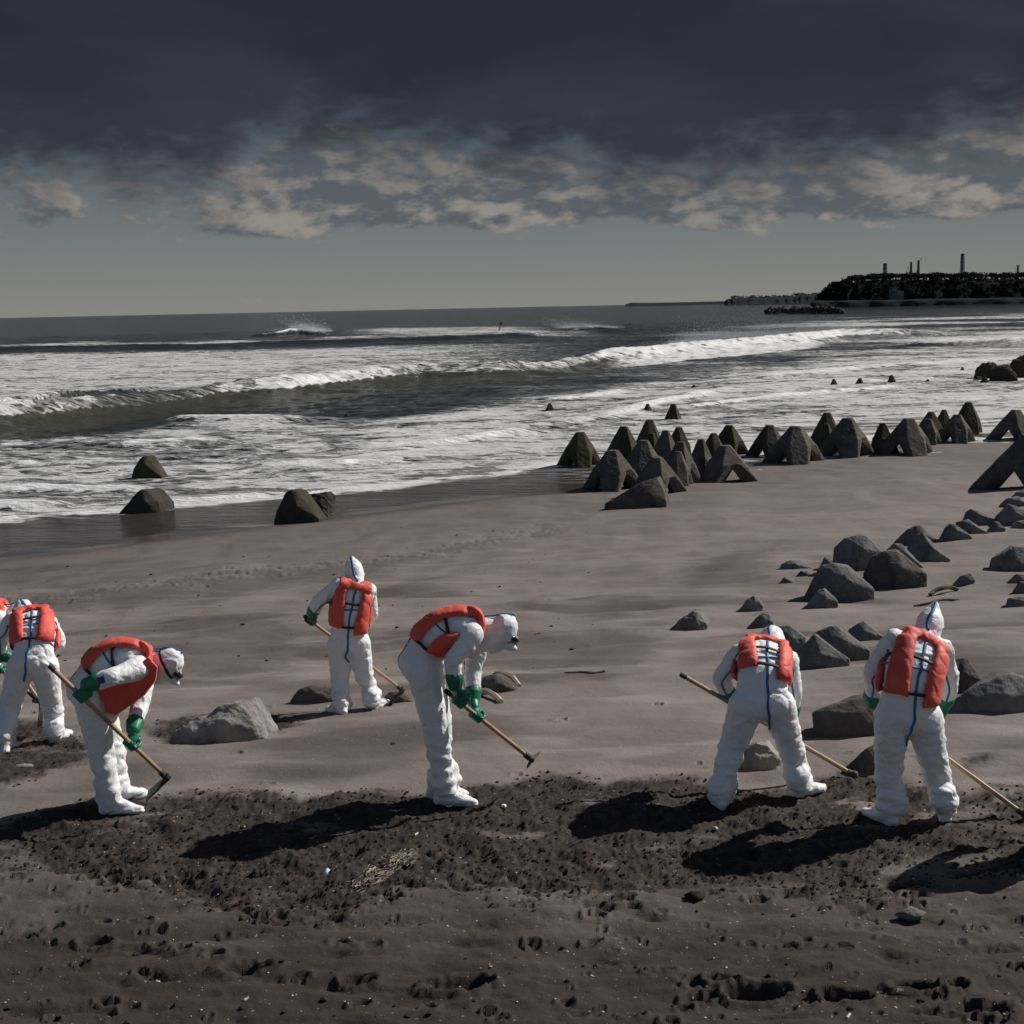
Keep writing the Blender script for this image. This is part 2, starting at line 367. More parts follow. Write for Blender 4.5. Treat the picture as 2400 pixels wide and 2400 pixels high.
# thinner strewn clods in the trampled foreground
pat = sst(fbm(X*1.1+4, Y*2.6, 4, 21), .10, .42)*sst(PY, 2040, 2130)*sst(RR, 5.5, 6.2)
pat2 = sst(fbm(X*6, Y*9, 3, 29), .12, .35)
cl2 = np.clip(cl+pat*pat2*.45, 0, 1)
clodh = np.abs(fbm(X*11, Y*15, 3, 31))*.034+np.maximum(fbm(X*2.6, Y*3.2, 3, 33), -.15)*.085+np.maximum(fbm(X*26, Y*30, 2, 35), 0)*.022+np.maximum(pn(X*41, Y*45, 37), 0)*.010
Z = Z+fbm(X*.22, Y*.34, 3, 41)*(.04+.14*sst(RR, 14.5, 19))*inland+fbm(X*.9+Y*.5, Y*1.7, 4, 43)*.022*inland
Z = Z+cl2*(clodh-.018)*sst(RR, 34, 18)
# wind ripples and drifted tongues
Z = Z+pn(X*.55+Y*.8, Y*2.2-X*.6, 51)*.035*inland*sst(RR, 45, 20)*(1-cl)
tram = sst(PY, 2010, 2150)
Z = Z+fbm(X*2.0, Y*4.6, 4, 61)*.045*tram+np.minimum(fbm(X*2.2+9, Y*7.4, 3, 63)+.26, 0)*.12*tram+fbm(X*14, Y*20, 2, 65)*.003*tram
# hollows and footprints
PITS = [(578, 2278, 125), (845, 2300, 95), (1075, 2315, 160), (225, 2210, 95), (372, 2213, 50), (428, 2225, 42), (190, 2258, 45), (587, 2148, 36), (515, 2048, 60), (428, 2058, 42), (832, 1999, 70), (994, 1999, 60),
        (1644, 2340, 95), (1771, 2328, 150), (1985, 2334, 130), (2145, 2315, 130), (2297, 2365, 155), (1250, 2204, 45), (1436, 2256, 62), (1548, 2277, 82), (1753, 2213, 48), (1846, 2216, 52), (1976, 2222, 52), (60, 2190, 60), (130, 2170, 50),
        (320, 2160, 70), (2240, 2310, 80), (1700, 2300, 90), (2380, 2262, 60), (1480, 2380, 70), (700, 2290, 60), (2080, 2190, 50)]
for i in range(130): PITS.append((random.uniform(-60, 2460), random.uniform(1985, 2400), 18+46*random.random()**1.8))
for i in range(26): PITS.append((random.uniform(0, 2400), random.uniform(1640, 1850), random.uniform(14, 34)))
flatX, flatY, flatZ = X.ravel(), Y.ravel(), Z.ravel()
for i, (qx, qy, wd) in enumerate(PITS):
    c_ = hit(qx, qy); W_ = wd/2/F*c_[1]*1.0; D_ = W_*random.uniform(.32, .5)+.006; an = R(random.uniform(-14, 14))
    row = int(np.searchsorted(rad, np.hypot(c_[0], c_[1]))); a, b_ = max(0, row-90), min(NR, row+90)
    sx, sy = X[a:b_]-c_[0], Y[a:b_]-c_[1]; u_ = (sx*math.cos(an)+sy*math.sin(an))/W_; v_ = (-sx*math.sin(an)+sy*math.cos(an))/D_
    rr_ = np.sqrt(u_*u_+v_*v_)+fbm(X[a:b_]*6, Y[a:b_]*12, 3, 71)*.5
    dep = min(.12, .030+W_*.42)
    Z[a:b_] += -dep*(1-sst(rr_, .45, 1.0))+dep*.35*np.exp(-((rr_-1.2)/.22)**2)
    if i < 32 or random.random() < .5: cl2[a:b_] = np.maximum(cl2[a:b_], (1-sst(rr_, .7, 1.25))*.85)  # shade of the pits is painted into this colour mask as well
wet = sst(sea_d, 3.8, 1.6); wet = np.clip(wet+.12*fbm(X*.25, Y*.25, 3, 81)*(wet > 0)*(wet < 1), 0, 1)
damp_shade = np.clip(.55*sst(PY, 1900, 2080)+.5*sst(PY+fbm(X*1.3, Y*1.3, 3, 83)*150, 1985, 2330)+.62*sst(fbm(X*.33, Y*.7, 4, 85), .0, .4)*sst(PY, 1250, 1420)+.35*sst(sea_d, 14, 4), 0, 1)  # painted vignette nearest the camera and mid-beach shade, plus damp towards the sea
# darker scarp bands and patches across the upper beach
for pl in ([(-100, 1412), (400, 1360), (800, 1308), (1100, 1270), (1380, 1222), (1380, 1232), (1100, 1290), (900, 1345), (500, 1400), (-100, 1450)], [(1700, 1290), (1850, 1262), (1800, 1360), (1600, 1390), (1560, 1340)],
           [(880, 1500), (1250, 1470), (1600, 1480), (1500, 1560), (1200, 1570), (950, 1560)], [(300, 1480), (700, 1440), (700, 1560), (330, 1600)]):
    damp_shade = np.maximum(damp_shade, .50*sst(poly_sd(PX, PY, pl, 3.0)+wob*1.2, -20, 60))
scarp = np.interp(PX, [-200, 0, 400, 800, 1000, 1200, 1400], [1430, 1405, 1368, 1318, 1290, 1255, 1222])
Z = Z-.05*sst(PY-scarp+wob*.5, -5, 8)*sst(PY-scarp, 130, 20)*sst(PX, 1450, 1250)
pale = sst(fbm(X*.6+3, Y*1.9, 4, 91), .06, .38)*sst(PY, 1330, 1500)*.8+.35*sst(fbm(X*2, Y*5, 3, 93), .1, .4)*tram
beach = grid_mesh('beach', X, Y, Z, SAND, {'damp_shade': damp_shade, 'clod': cl2, 'wet': wet, 'pale': np.clip(pale, 0, 1)})
tag(beach, kind='structure')
def gz(x, y):                                             # height of the finished beach
    r_ = math.hypot(x, y); a = math.atan2(x, y)
    i = int(np.clip(np.searchsorted(rad, r_), 1, NR-1)); j = int(np.clip((a-azs[0])/(azs[1]-azs[0]), 0, NC-1))
    return float(Z[i, j])
# coarse ground all round, a little lower, carries the beach out of the frame
gx = np.linspace(-400, 700, 111); gy = np.linspace(-120, 620, 75); GXX, GYY = np.meshgrid(gx, gy, indexing='xy')
GZ = G0(GXX, GYY)-.14
inner = (np.hypot(GXX, GYY) < 110) & (np.abs(np.arctan2(GXX, GYY)) < R(32)); GZ = np.where(inner, GZ-.5, GZ)
zero = np.zeros_like(GZ)
gnd = grid_mesh('ground', GXX, GYY, GZ, SAND, {'damp_shade': zero+.25, 'clod': zero, 'wet': sst((sh(GXX)-GYY)*.78, 8.5, 2.6), 'pale': zero}); tag(gnd, kind='structure')

# loose clods and lumps lying over the turned sand
def lump_verts(r, k=0, flat=.7, seed=0):
    bm = bmesh.new(); bmesh.ops.create_icosphere(bm, subdivisions=k, radius=r)
    rg = random.Random(seed)
    v = [(p_.co.x*rg.uniform(.7, 1.25), p_.co.y*rg.uniform(.7, 1.25), p_.co.z*flat*rg.uniform(.7, 1.2)) for p_ in bm.verts]
    f = [[q.index for q in fc_.verts] for fc_ in bm.faces]; bm.free(); return v, f
def scatter(name, n, region, rmin, rmax, material, label, cat, subdiv=0, flat=.7, pw=2.5, maskfn=None):
    V, Fc = [], []; kinds = [lump_verts(1.0, subdiv, flat, s_) for s_ in range(8)]
    k = 0; tries = 0
    while k < n and tries < n*30:
        tries += 1
        qx, qy = random.uniform(region[0], region[2]), random.uniform(region[1], region[3])
        if maskfn and not maskfn(qx, qy): continue
        c_ = hit(qx, qy); r = rmin+(rmax-rmin)*random.random()**pw; v, f = random.choice(kinds); an = random.uniform(0, 6.28); ca, sa = math.cos(an), math.sin(an)
        z0 = gz(c_[0], c_[1])+r*.2; o = len(V)
        V += [(c_[0]+r*(x*ca-y*sa), c_[1]+r*(x*sa+y*ca), z0+r*z) for x, y, z in v]; Fc += [[i+o for i in q] for q in f]; k += 1
    o = mesh_obj(name, V, Fc, material, smooth=False); tag(o, label, cat, kind='stuff'); return o
CLODM = simple('moist dark sand lump', (.040, .030, .025), .95, .5, 18, .8, .01)
def in_turned(qx, qy):
    ok = [float(poly_sd(np.array([qx]), np.array([qy]), pl, 2.0)[0]) for pl in TURNED[:3]]
    return max(ok) > -12
scatter('sand_clods', 6500, (0, 1690, 2400, 2170), .003, .016, CLODM, 'dark crumbly clods strewn over the freshly turned sand', 'clods', 0, .7, 2.6, in_turned)
scatter('sand_lumps', 260, (0, 2000, 2400, 2400), .003, .022, CLODM, 'scattered dark sand lumps over the trampled foreground', 'sand lumps', 0, .6, 3.0)
scatter('shell_fragments', 620, (0, 1250, 2400, 2400), .003, .011, SHELL, 'tiny pale shell and pebble fragments scattered over the beach', 'shell fragments', 0, .6, 2.5)
scatter('beach_pebbles', 170, (0, 1230, 1400, 1560), .01, .04, CLODM, 'small dark pebbles scattered along the upper tide line', 'pebbles', 0, .6, 2.5)

# ------------------------------------------------------------------ sea
NR2, NC2 = 620, 560
r2 = np.concatenate([np.exp(np.linspace(math.log(27), math.log(420), 520)), np.exp(np.linspace(math.log(430), math.log(26000), 100))])
a2 = np.linspace(R(-34), R(34), NC2); RS, AS = np.meshgrid(r2, a2, indexing='ij'); XS, YS = RS*np.sin(AS), RS*np.cos(AS)
SX, SY = project(XS, YS, np.full_like(XS, SEA))
sd_ = (YS-sh(XS))*.78                                      # metres seaward
def crest(pts, z):                                        # crest line in the world from photo points
    w_ = [on_z(a, b, SEA+z) for a, b in pts]; w_.sort(key=lambda q: q[0]); return np.array([q[0] for q in w_]), np.array([q[1] for q in w_])
def wave(pts, amp, front, back, amps=None, wander=1.5, seed=0):
    cx, cy = crest(pts, float(amp)*.9); 
    sl = (cy[-1]-cy[0])/(cx[-1]-cx[0]); yc = np.interp(XS, cx, cy)
    yc = np.where(XS > cx[-1], cy[-1]+(XS-cx[-1])*sl, yc); yc = np.where(XS < cx[0], cy[0]+(XS-cx[0])*sl, yc)
    yc = yc+fbm(XS*.06, XS*0+seed*3.3, 3, seed)*wander*2+fbm(XS*.5, XS*0+seed, 2, seed+1)*wander*.25
    d = (YS-yc)*math.cos(math.atan(sl))
    A = amp*(1 if amps is None else np.interp(SX, amps[0], amps[1]))
    prof = np.where(d < 0, np.exp(-(np.abs(d)/front)**1.7), np.exp(-(d/back)**1.3))
    return A*prof, d, A
W1 = [(-300, 975), (0, 945), (170, 912), (290, 918), (430, 905), (560, 890), (700, 882), (850, 866), (1000, 850), (1150, 848), (1300, 838), (1420, 818), (1500, 814), (1600, 805), (1750, 794), (1850, 786), (1960, 776), (2080, 772), (2180, 768)]
h1, d1, A1 = wave(W1, 1.25, 2.6, 7.0, ([-400, 0, 200, 330, 420, 600, 1200, 1260, 1350, 1450, 1550, 1900, 2100, 2170, 2260], [1.0, 1.0, .85, .75, .7, .95, .95, .7, .7, .95, .9, 1.15, 1.0, .5, 0]), 1.2, 5)
h2, d2, A2 = wave([(-300, 830), (0, 812), (400, 806), (800, 795), (1200, 780), (1500, 768), (1900, 752)], .75, 4, 10, ([-300, 0, 900, 1500, 1700], [.8, .8, .9, .7, 0]), 4, 8)
h3, d3, A3 = wave([(560, 775), (700, 768), (800, 772)], 1.7, 3, 6, ([560, 620, 680, 740, 790], [0, .35, 1, .8, 0]), .5, 12)
h4, d4, A4 = wave([(1300, 768), (1400, 762), (1500, 764)], 1.1, 3, 6, ([1300, 1340, 1400, 1460, 1500], [0, .5, .9, .6, 0]), .5, 15)
h5, d5, A5 = wave([(100, 1030), (320, 1028), (560, 1020), (850, 1010)], .34, .7, 2, ([50, 150, 320, 450, 560, 700, 900], [0, .4, 1, .9, .5, .4, 0]), .5, 18)
h6, d6, A6 = wave([(900, 1015), (1200, 1000), (1400, 965), (1560, 930), (1700, 905), (2100, 870)], .3, 1.0, 3, ([850, 1000, 1400, 1560, 1800, 2200], [0, .7, .8, 1, .7, 0]), 1.5, 21)
h7, d7, A7 = wave([(350, 972), (500, 970), (640, 968), (760, 962)], .5, 1.0, 3, ([350, 420, 560, 700, 800], [0, .8, .9, .6, 0]), .5, 24)
h8, d8, A8 = wave([(1700, 880), (1900, 868), (2100, 850), (2400, 838)], .35, 1.5, 4, ([1650, 1800, 2400], [0, 1, 1]), 2, 27)
h9, d9, A9 = wave([(2050, 800), (2200, 796), (2500, 790)], .7, 2.5, 6, ([2050, 2200, 2500], [0, 1, 1]), 2, 30)
h10, d10, A10 = wave([(-300, 1150), (0, 1138), (300, 1130), (500, 1128)], .26, .5, 1.2, ([-300, 0, 150, 400, 520], [1, 1, .9, .5, 0]), .6, 33)
EXTRA = [([(560, 1085), (800, 1078), (1060, 1060)], .22, ([540, 620, 900, 1080], [0, 1, .8, 0]), 41), ([(-200, 1082), (150, 1078), (330, 1075)], .24, ([-200, 200, 350], [1, .8, 0]), 44),
         ([(760, 1045), (1000, 1032), (1300, 1005)], .20, ([740, 850, 1200, 1320], [0, .9, 1, 0]), 47), ([(250, 1178), (420, 1165), (620, 1150)], .14, ([230, 330, 600, 640], [0, 1, .8, 0]), 50),
         ([(-200, 1180), (60, 1172), (160, 1168)], .25, ([-200, 100, 170], [1, .9, 0]), 53), ([(1500, 960), (1800, 925), (2200, 895)], .2, ([1480, 1600, 2100, 2300], [0, 1, 1, 0]), 56), ([(1250, 935), (1380, 925), (1520, 905)], .2, ([1240, 1300, 1450, 1540], [0, 1, 1, 0]), 59)]
ex = [wave(a_, b_, b_*2.6, b_*8, c_, 1.0, d_) for a_, b_, c_, d_ in EXTRA]
for e_ in ex: HS0 = e_[0] if e_ is ex[0] else HS0+e_[0]
chop = HS0+fbm(XS*.35, YS*.55-XS*.2, 4, 101)*.15*sst(sd_, 1, 14)+fbm(XS*.07-YS*.03, YS*.11, 3, 103)*.28*sst(sd_, 15, 90)*sst(RS, 2500, 300)+fbm(XS*1.3, YS*2.1-XS*.9, 3, 105)*.045*sst(sd_, 0, 8)*sst(RS, 200, 80)
HS = h1+h2+h3+h4+h5+h6+h7+h8+h9+h10
lip = sum(np.where((d < .6) & (d > -1.4), 1, 0)*np.clip(A, 0, 1) for d, A in ((d1, A1),))
HS = HS+chop+lip*fbm(XS*1.2, YS*1.2, 3, 107)*.17
ZS = SEA+HS
# foam cover (amount of froth floating on the water), by how far a patch lies from shore and crests
yb = lambda pts: np.interp(SX, [p_[0] for p_ in pts], [p_[1] for p_ in pts])
trough = yb([(-200, 1040), (0, 1022), (250, 1015), (420, 980), (600, 975), (900, 968), (1200, 925), (1500, 880), (1650, 868), (1900, 835), (2200, 805), (2400, 800)])
crestl = yb([(-200, 975), (0, 952), (300, 930), (700, 905), (1000, 872), (1300, 860), (1500, 842), (1800, 820), (2150, 792), (2400, 790)])
inner_f = sst(SY-trough+fbm(XS*.08, YS*.1, 3, 111)*22, -12, 24)
swash = yb([(-300, 1260), (0, 1228), (200, 1212), (380, 1196), (650, 1172), (900, 1148), (1200, 1112), (1340, 1092), (1700, 1060), (2100, 1030), (2400, 990)])+fbm(XS*.5, YS*.5, 3, 113)*9
inner_f *= .90+.12*sst(PXa := SX, 0, 900)
f_ = inner_f*(.88+.22*fbm(XS*.12, YS*.2, 4, 117))*sst(SY-swash, 10, -4)
f_ = np.maximum(f_, sst(np.abs(SY-swash+8), 16, 4)*1.05)                                  # bubbly leading edge
behind = sst(SY-crestl, 4, -14)
band2 = yb([(-200, 822), (0, 820), (500, 812), (900, 800), (1300, 790), (1700, 760), (2400, 735)])
f_ = np.maximum(f_, behind*sst(SY-band2, 2, 16)*np.interp(SX, [-100, 300, 700, 1000, 1300, 1500], [.93, .93, .9, .85, .5, .35]))
foamline = yb([(-200, 818), (0, 812), (400, 806), (700, 800), (900, 790), (1100, 782), (1250, 780), (1500, 792)])
f_ = np.maximum(f_, sst(np.abs(SY-foamline+fbm(XS*.05, YS*.02, 3, 131)*6), 12, 2)*(.80+.55*fbm(XS*.06, YS*.10, 4, 133))*np.interp(SX, [0, 1300, 1560], [.98, .98, 0]))
f_ = np.maximum(f_, sst(np.abs(SY-yb([(0, 780), (800, 778), (1000, 775), (1500, 770)])), 14, 4)*np.interp(SX, [700, 900, 1200, 1400], [0, .85, .85, 0]))
brk2 = fbm(XS*.9, YS*.9, 4, 129)
f_ = np.maximum(f_, np.where((d1 < 1.0) & (d1 > -2.2), 1, 0)*np.interp(SX, [-200, 0, 150, 300, 420, 560, 700, 900, 1150, 1350, 1430, 1950, 2100, 2200], [.85, .85, .8, .5, .5, .9, 1.1, .95, .8, .85, 1.15, 1.15, .9, 0])*(1+.6*brk2))
f_ = np.maximum(f_, np.where((d1 < 0) & (d1 > -9), 1, 0)*np.interp(SX, [1380, 1460, 1900, 1980], [0, 1.05, 1.05, .2])*(1+.5*brk2))
f_ = np.maximum(f_, np.interp(SX, [1300, 1600, 2000, 2400], [0, .66, .88, .95])*sst(SY-yb([(1300, 780), (2000, 724), (2400, 716)]), 0, 30)*sst(fbm(XS*.02, YS*.03, 3, 119), -.5, .3))
f_ = np.maximum(f_, np.interp(SX, [2000, 2300], [0, .9])*sst(SY, 800, 830))
brk = fbm(XS*.35, YS*.35, 4, 127)
for d, A in ((d3, A3), (d4, A4)): f_ = np.maximum(f_, sst(np.abs(d+.5), 3.5, 1)*np.clip(A*.9+brk*.8*(A > .2), 0, 1.15)*(A > .12))
for d, A, w_, g_ in ((d5, A5, .6, 4), (d6, A6, 1.2, 4), (d7, A7, .9, 2.6), (d8, A8, 1.6, 3), (d9, A9, 2.2, 1.5), (d10, A10, .6, 6)):
    f_ = np.maximum(f_, sst(np.abs(d+.2*w_), w_*1.3, w_*.4)*np.clip(A*g_, 0, 1.1))
for e_, q_ in zip(ex, EXTRA): f_ = np.maximum(f_, sst(np.abs(e_[1]+.1), q_[1]*4.5, q_[1]*1.2)*np.clip(e_[2]/q_[1], 0, 1)*(1.12+.5*brk2))
f_ = np.maximum(f_, np.interp(SX, [850, 1150, 1500, 1900], [0, .52, .62, .75])*sst(SY-crestl, -4, 14)*sst(fbm(XS*.09, YS*.12, 4, 137), -.25, .2))
f_ = np.maximum(f_, .42*sst(fbm(XS*.012, YS*.02, 4, 121), .15, .4)*sst(SY, 722, 735)*sst(RS, 3000, 900))
facem = np.exp(-((d1+3.2)/4.0)**2)*np.interp(SX, [-300, 1300, 1500], [1, 1, 0])+.12*sst(sd_, 30, 5)+.35*np.exp(-((d1+9)/8.0)**2)
ZS = np.where(SY > swash+300, ZS-1, ZS)
sea = grid_mesh('sea_water', XS, YS, ZS, WATER, {'foam': np.clip(f_, 0, 1.3), 'face': np.clip(facem, 0, 1), 'shallow': sst(sd_, 9, 1)}); tag(sea, kind='structure')

# wind-blown spray: fine droplets thrown up behind the breaking crests
SPRAYM = simple('white spray droplet', (.78, .79, .80), .6, .05, 1)
def spray(pts, z0, n, height, drift, size, label):
    V, Fc = [], []
    cx, cy = crest(pts, z0)
    for i in range(n):
        x = cx[0]+(cx[-1]-cx[0])*random.random(); y = float(np.interp(x, cx, cy))
        e = math.sin(math.pi*(x-cx[0])/(cx[-1]-cx[0]))**.6
        puff = .5+.5*math.sin(x*.9)*math.sin(x*.37+1)
        hgt = random.expovariate(1/.30); hgt = min(hgt, 1.3)*height*e*(.55+.7*puff)
        dr = random.random()*drift*(.3+hgt/max(height, .1))
        p_ = np.array([x-dr*.6+random.gauss(0, .3), y+dr*.7+random.gauss(0, .5), SEA+z0*.85+hgt+random.gauss(0, .06)])
        s_ = size*random.uniform(.4, 1.3); o = len(V); a = [rng.normal(size=3)*s_ for _ in range(3)]
        V += [p_+a[0], p_+a[1], p_+a[2]]; Fc += [(o, o+1, o+2)]
    o = mesh_obj('sea_spray', V, Fc, SPRAYM, smooth=False); tag(o, label, 'spray', kind='stuff')
spray([(1600, 800), (1750, 790), (1850, 783), (1960, 774), (2080, 770)], 1.25, 90000, 2.6, 9, .020, 'mist of white spray blown back from the long breaking wave at right')
spray([(640, 770), (700, 765), (780, 772)], 2.2, 16000, 2.4, 12, .035, 'plume of spray over the far breaker at left')
spray([(1330, 766), (1400, 762), (1470, 766)], 1.5, 11000, 1.7, 12, .035, 'low plume of spray over the far breaker at centre')

# ------------------------------------------------------------------ headland, woods, towers
def land(name, outline, y0, depth, matl, zmin=SEA-2, rough=2.0, kind='structure'):
    V, Fc = [], []; xs = []; n = len(outline)
    pts = [at_y(a, b, y0) for a, b in outline]
    X_ = np.interp(np.linspace(0, n-1, n*9), range(n), [q[0] for q in pts]); Z_ = np.interp(np.linspace(0, n-1, n*9), range(n), [q[2] for q in pts])
    K = len(X_); rows = [(-.05*depth, 0.0), (0, .35), (.02*depth, .72), (.06*depth, 1.0), (.4*depth, 1.05), (depth, .9), (depth*1.05, 0)]
    for j, (dy_, s_) in enumerate(rows):
        for i in range(K):
            hh = (Z_[i]-SEA)*s_; rg_ = 0 if s_ == 0 else rough*math.sin(i*1.7+j*2.1)*math.sin(i*.61+j)
            V.append(((X_[i]+rg_*.8)*(y0+dy_)/y0, y0+dy_+rg_*2, SEA-1.5+hh+1.5*(s_ > 0)+rg_*.25*(hh > 3)))
    for j in range(len(rows)-1):
        for i in range(K-1): a = j*K+i; Fc.append((a, a+1, a+K+1, a+K))
    o = mesh_obj(name, V, Fc, matl, smooth=True); tag(o, kind=kind); return o
YH = 1100.0
land('headland', [(1900, 708), (1910, 702), (1922, 694), (1938, 682), (1956, 672), (1990, 662), (2040, 656), (2120, 654), (2200, 655), (2300, 653), (2400, 653), (2520, 652), (2800, 650)], YH, 300, CLIFF)
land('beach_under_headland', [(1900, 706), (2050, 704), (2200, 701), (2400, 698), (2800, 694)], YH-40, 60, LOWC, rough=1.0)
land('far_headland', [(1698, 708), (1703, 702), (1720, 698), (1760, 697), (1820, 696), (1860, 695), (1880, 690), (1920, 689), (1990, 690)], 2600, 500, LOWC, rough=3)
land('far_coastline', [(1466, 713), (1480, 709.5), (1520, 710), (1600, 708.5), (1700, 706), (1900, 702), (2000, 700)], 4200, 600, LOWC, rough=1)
def crown(V, Fc, c_, r, h_, n=24, rg=random):
    for k in range(n):
        th_ = rg.uniform(0, 6.28); u_ = rg.random()**.5; cz = rg.uniform(-.5, .5)
        q = (c_[0]+r*u_*math.cos(th_)*(1-.5*abs(cz)), c_[1]+r*u_*math.sin(th_), c_[2]+h_*cz); s_ = r*rg.uniform(.16, .38); o = len(V)
        for dx_, dy_, dz_ in ((1, 0, 0), (-.6, .8, 0), (-.5, -.8, .1), (0, 0, .8), (.1, 0, -.5)):
            V.append((q[0]+dx_*s_*rg.uniform(.7, 1.3), q[1]+dy_*s_*rg.uniform(.7, 1.3), q[2]+dz_*s_*rg.uniform(.6, 1.1)))
        Fc += [(o, o+1, o+3), (o+1, o+2, o+3), (o+2, o, o+3), (o+1, o, o+4), (o+2, o+1, o+4), (o, o+2, o+4)]
def trunk(V, Fc, b0, b1, r):
    o = len(V)
    for q, rr_ in ((b0, r), (b1, r*.5)):
        for k in range(4): V.append((q[0]+rr_*math.cos(k*1.571), q[1]+rr_*math.sin(k*1.571), q[2]))
    Fc += [(o+k, o+(k+1) % 4, o+4+(k+1) % 4, o+4+k) for k in range(4)]
V, Fc = [], []; rg = random.Random(5)
top = [(1925, 700), (1938, 686), (1950, 674), (1990, 662), (2040, 656), (2120, 654), (2300, 653), (2800, 650)]
for i in range(900):
    qx = rg.uniform(1924, 2640) if i > 60 else rg.uniform(1924, 2000); zt = at_y(qx, float(np.interp(qx, [a for a, b in top], [b for a, b in top])), YH)
    s_ = rg.random(); dy_ = rg.uniform(-4, 60) if s_ < .6 else rg.uniform(-6, 5)
    base = zt[2]-1 if s_ < .6 else SEA+(zt[2]-SEA)*rg.uniform(.12, .95)
    hh = rg.uniform(4.0, 6.2) if s_ < .6 else rg.uniform(3, 6)
    if qx < 1990 and s_ < .6: hh *= .75
    x_, y_ = zt[0]*(YH+max(dy_, 0))/YH, YH+dy_+ (0 if s_ < .6 else -4)
    lean = rg.uniform(-1.2, .3) if qx < 2000 else rg.uniform(-.3, .3)
    trunk(V, Fc, (x_, y_, base), (x_+lean, y_, base+hh*.8), .3); crown(V, Fc, (x_+lean, y_, base+hh*.75), rg.uniform(1.6, 3.2), hh*.5, 24, rg)
wood = mesh_obj('pine_wood', V, Fc, FARV, smooth=False); tag(wood, 'dark mass of wind-shaped pines covering the headland', 'woods', kind='stuff')
V, Fc = [], []
for i in range(150):
    qx = rg.uniform(1722, 1990); q = at_y(qx, 699 if qx < 1870 else 693, 2600); hh = rg.uniform(3, 7); trunk(V, Fc, (q[0], 2640, q[2]-2), (q[0], 2640, q[2]+hh*.7), .5); crown(V, Fc, (q[0], 2640, q[2]+hh*.6), rg.uniform(3, 6), hh*.6, 6, rg)
o = mesh_obj('distant_wood', V, Fc, FARV, smooth=False); tag(o, 'thin line of trees on the low far headland', 'woods', kind='stuff')

def bars(name, segs, r, material, parent=None, sides=4):
    V, Fc = [], []
    for a, b_ in segs:
        a = np.array(a, float); b_ = np.array(b_, float); d = b_-a; L_ = np.linalg.norm(d); d /= max(L_, 1e-6)
        up = np.array([0, 0, 1.0]) if abs(d[2]) < .9 else np.array([1.0, 0, 0]); s_ = np.cross(d, up); s_ /= np.linalg.norm(s_); u_ = np.cross(s_, d); o = len(V)
        for q in (a, b_):
            for k in range(sides): an = 2*math.pi*(k+.5)/sides; V.append(q+r*(math.cos(an)*s_+math.sin(an)*u_))
        Fc += [(o+k, o+(k+1) % sides, o+sides+(k+1) % sides, o+sides+k) for k in range(sides)]
        Fc += [tuple(o+k for k in range(sides))[::-1], tuple(o+sides+k for k in range(sides))]
    return mesh_obj(name, V, Fc, material, parent, smooth=False)
def lattice_tower(px, ytop, ybot, wpx, label, bands=True, name='vent_stack', cat='stack', core=True):
    yy = YH+90; b0 = at_y(px, ybot, yy); t0 = at_y(px, ytop, yy); Hh = t0[2]-b0[2]; wd = wpx/2/F*yy; root = empty(name, b0-[0, 0, 4]); tag(root, label, cat)
    b0 = b0-[0, 0, 4]; Hh += 4; segs = []; n = max(3, int(Hh/(wd*2.0)))
    for i in range(n+1):
        z_ = b0[2]+Hh*i/n; wz = wd*(1.25-.45*i/n); c4 = [(b0[0]+sx*wz, yy+sy*wz, z_) for sx, sy in ((-1, -1), (1, -1), (1, 1), (-1, 1))]
        for k in range(4): segs.append((c4[k], c4[(k+1) % 4]))
        if i: 
            for k in range(4): segs.append((pc[k], c4[k])); segs.append((pc[k], c4[(k+1) % 4]))
        pc = c4
    bars('lattice', segs, .20, TOWER, root)
    if core:
        cs = []
        for i in range(8): cs.append(((b0[0], yy, b0[2]+Hh*i/8), (b0[0], yy, b0[2]+Hh*(i+1)/8)))
        [bars('flue' if i % 2 == 0 else 'painted_band', [cs[i]], wd*(.55 if i % 2 == 0 else .56), TOWER if i % 2 == 0 else TOWERD, root, 8) for i in range(8)]
        bars('cap', [((b0[0], yy, b0[2]+Hh*.985), (b0[0], yy, b0[2]+Hh*1.03))], wd*.8, MARKB, root, 8)
    return root
lattice_tower(2255, 596, 642, 7, 'tallest banded exhaust stack above the pines, right of centre')
lattice_tower(2074, 618, 644, 8, 'short wide exhaust stack at the left end of the pine ridge')
lattice_tower(2135, 615, 644, 4, 'thin lattice mast left of the crane above the pines', name='lattice_mast', cat='mast')
cr_ = lattice_tower(2152, 611, 644, 4, 'thin lattice mast with crane jib beside it above the pines', name='lattice_mast', cat='mast')
def crane(p0, p1, p2, label):
    yy = YH+96; a, b_, c_ = at_y(*p0, yy), at_y(*p1, yy), at_y(*p2, yy); r_ = empty('crane', a-[0, 0, 3]); tag(r_, label, 'crane', 'cranes behind the pines')
    bars('boom', [(a-[0, 0, 3], b_)], .22, TOWER, r_); bars('jib', [(b_, c_)], .18, TOWER, r_); bars('hoist_cable', [(c_, (c_[0], yy, c_[2]-6))], .08, MARKB, r_)
crane((2146, 644), (2153, 614), (2160, 604), 'taller crane jib reaching up right of the thin mast')
crane((2120, 643), (2126, 632), (2129, 625), 'small slanting crane boom left of the thin masts')
def pylon(px, ytop, ybot, label):
    yy = YH+80; b0 = at_y(px, ybot, yy); t0 = at_y(px, ytop, yy); r_ = lattice_tower(px, ytop, ybot, 3, label, name='power_pylon', cat='pylon', core=False)
    segs = [((b0[0]-w_, yy, z_), (b0[0]+w_, yy, z_)) for w_, z_ in ((2.2, t0[2]-1.2), (3.0, t0[2]-3.2), (2.4, t0[2]-5.2))]; [bars('cross_arm', [sg_], .2, TOWER, r_) for sg_ in segs]
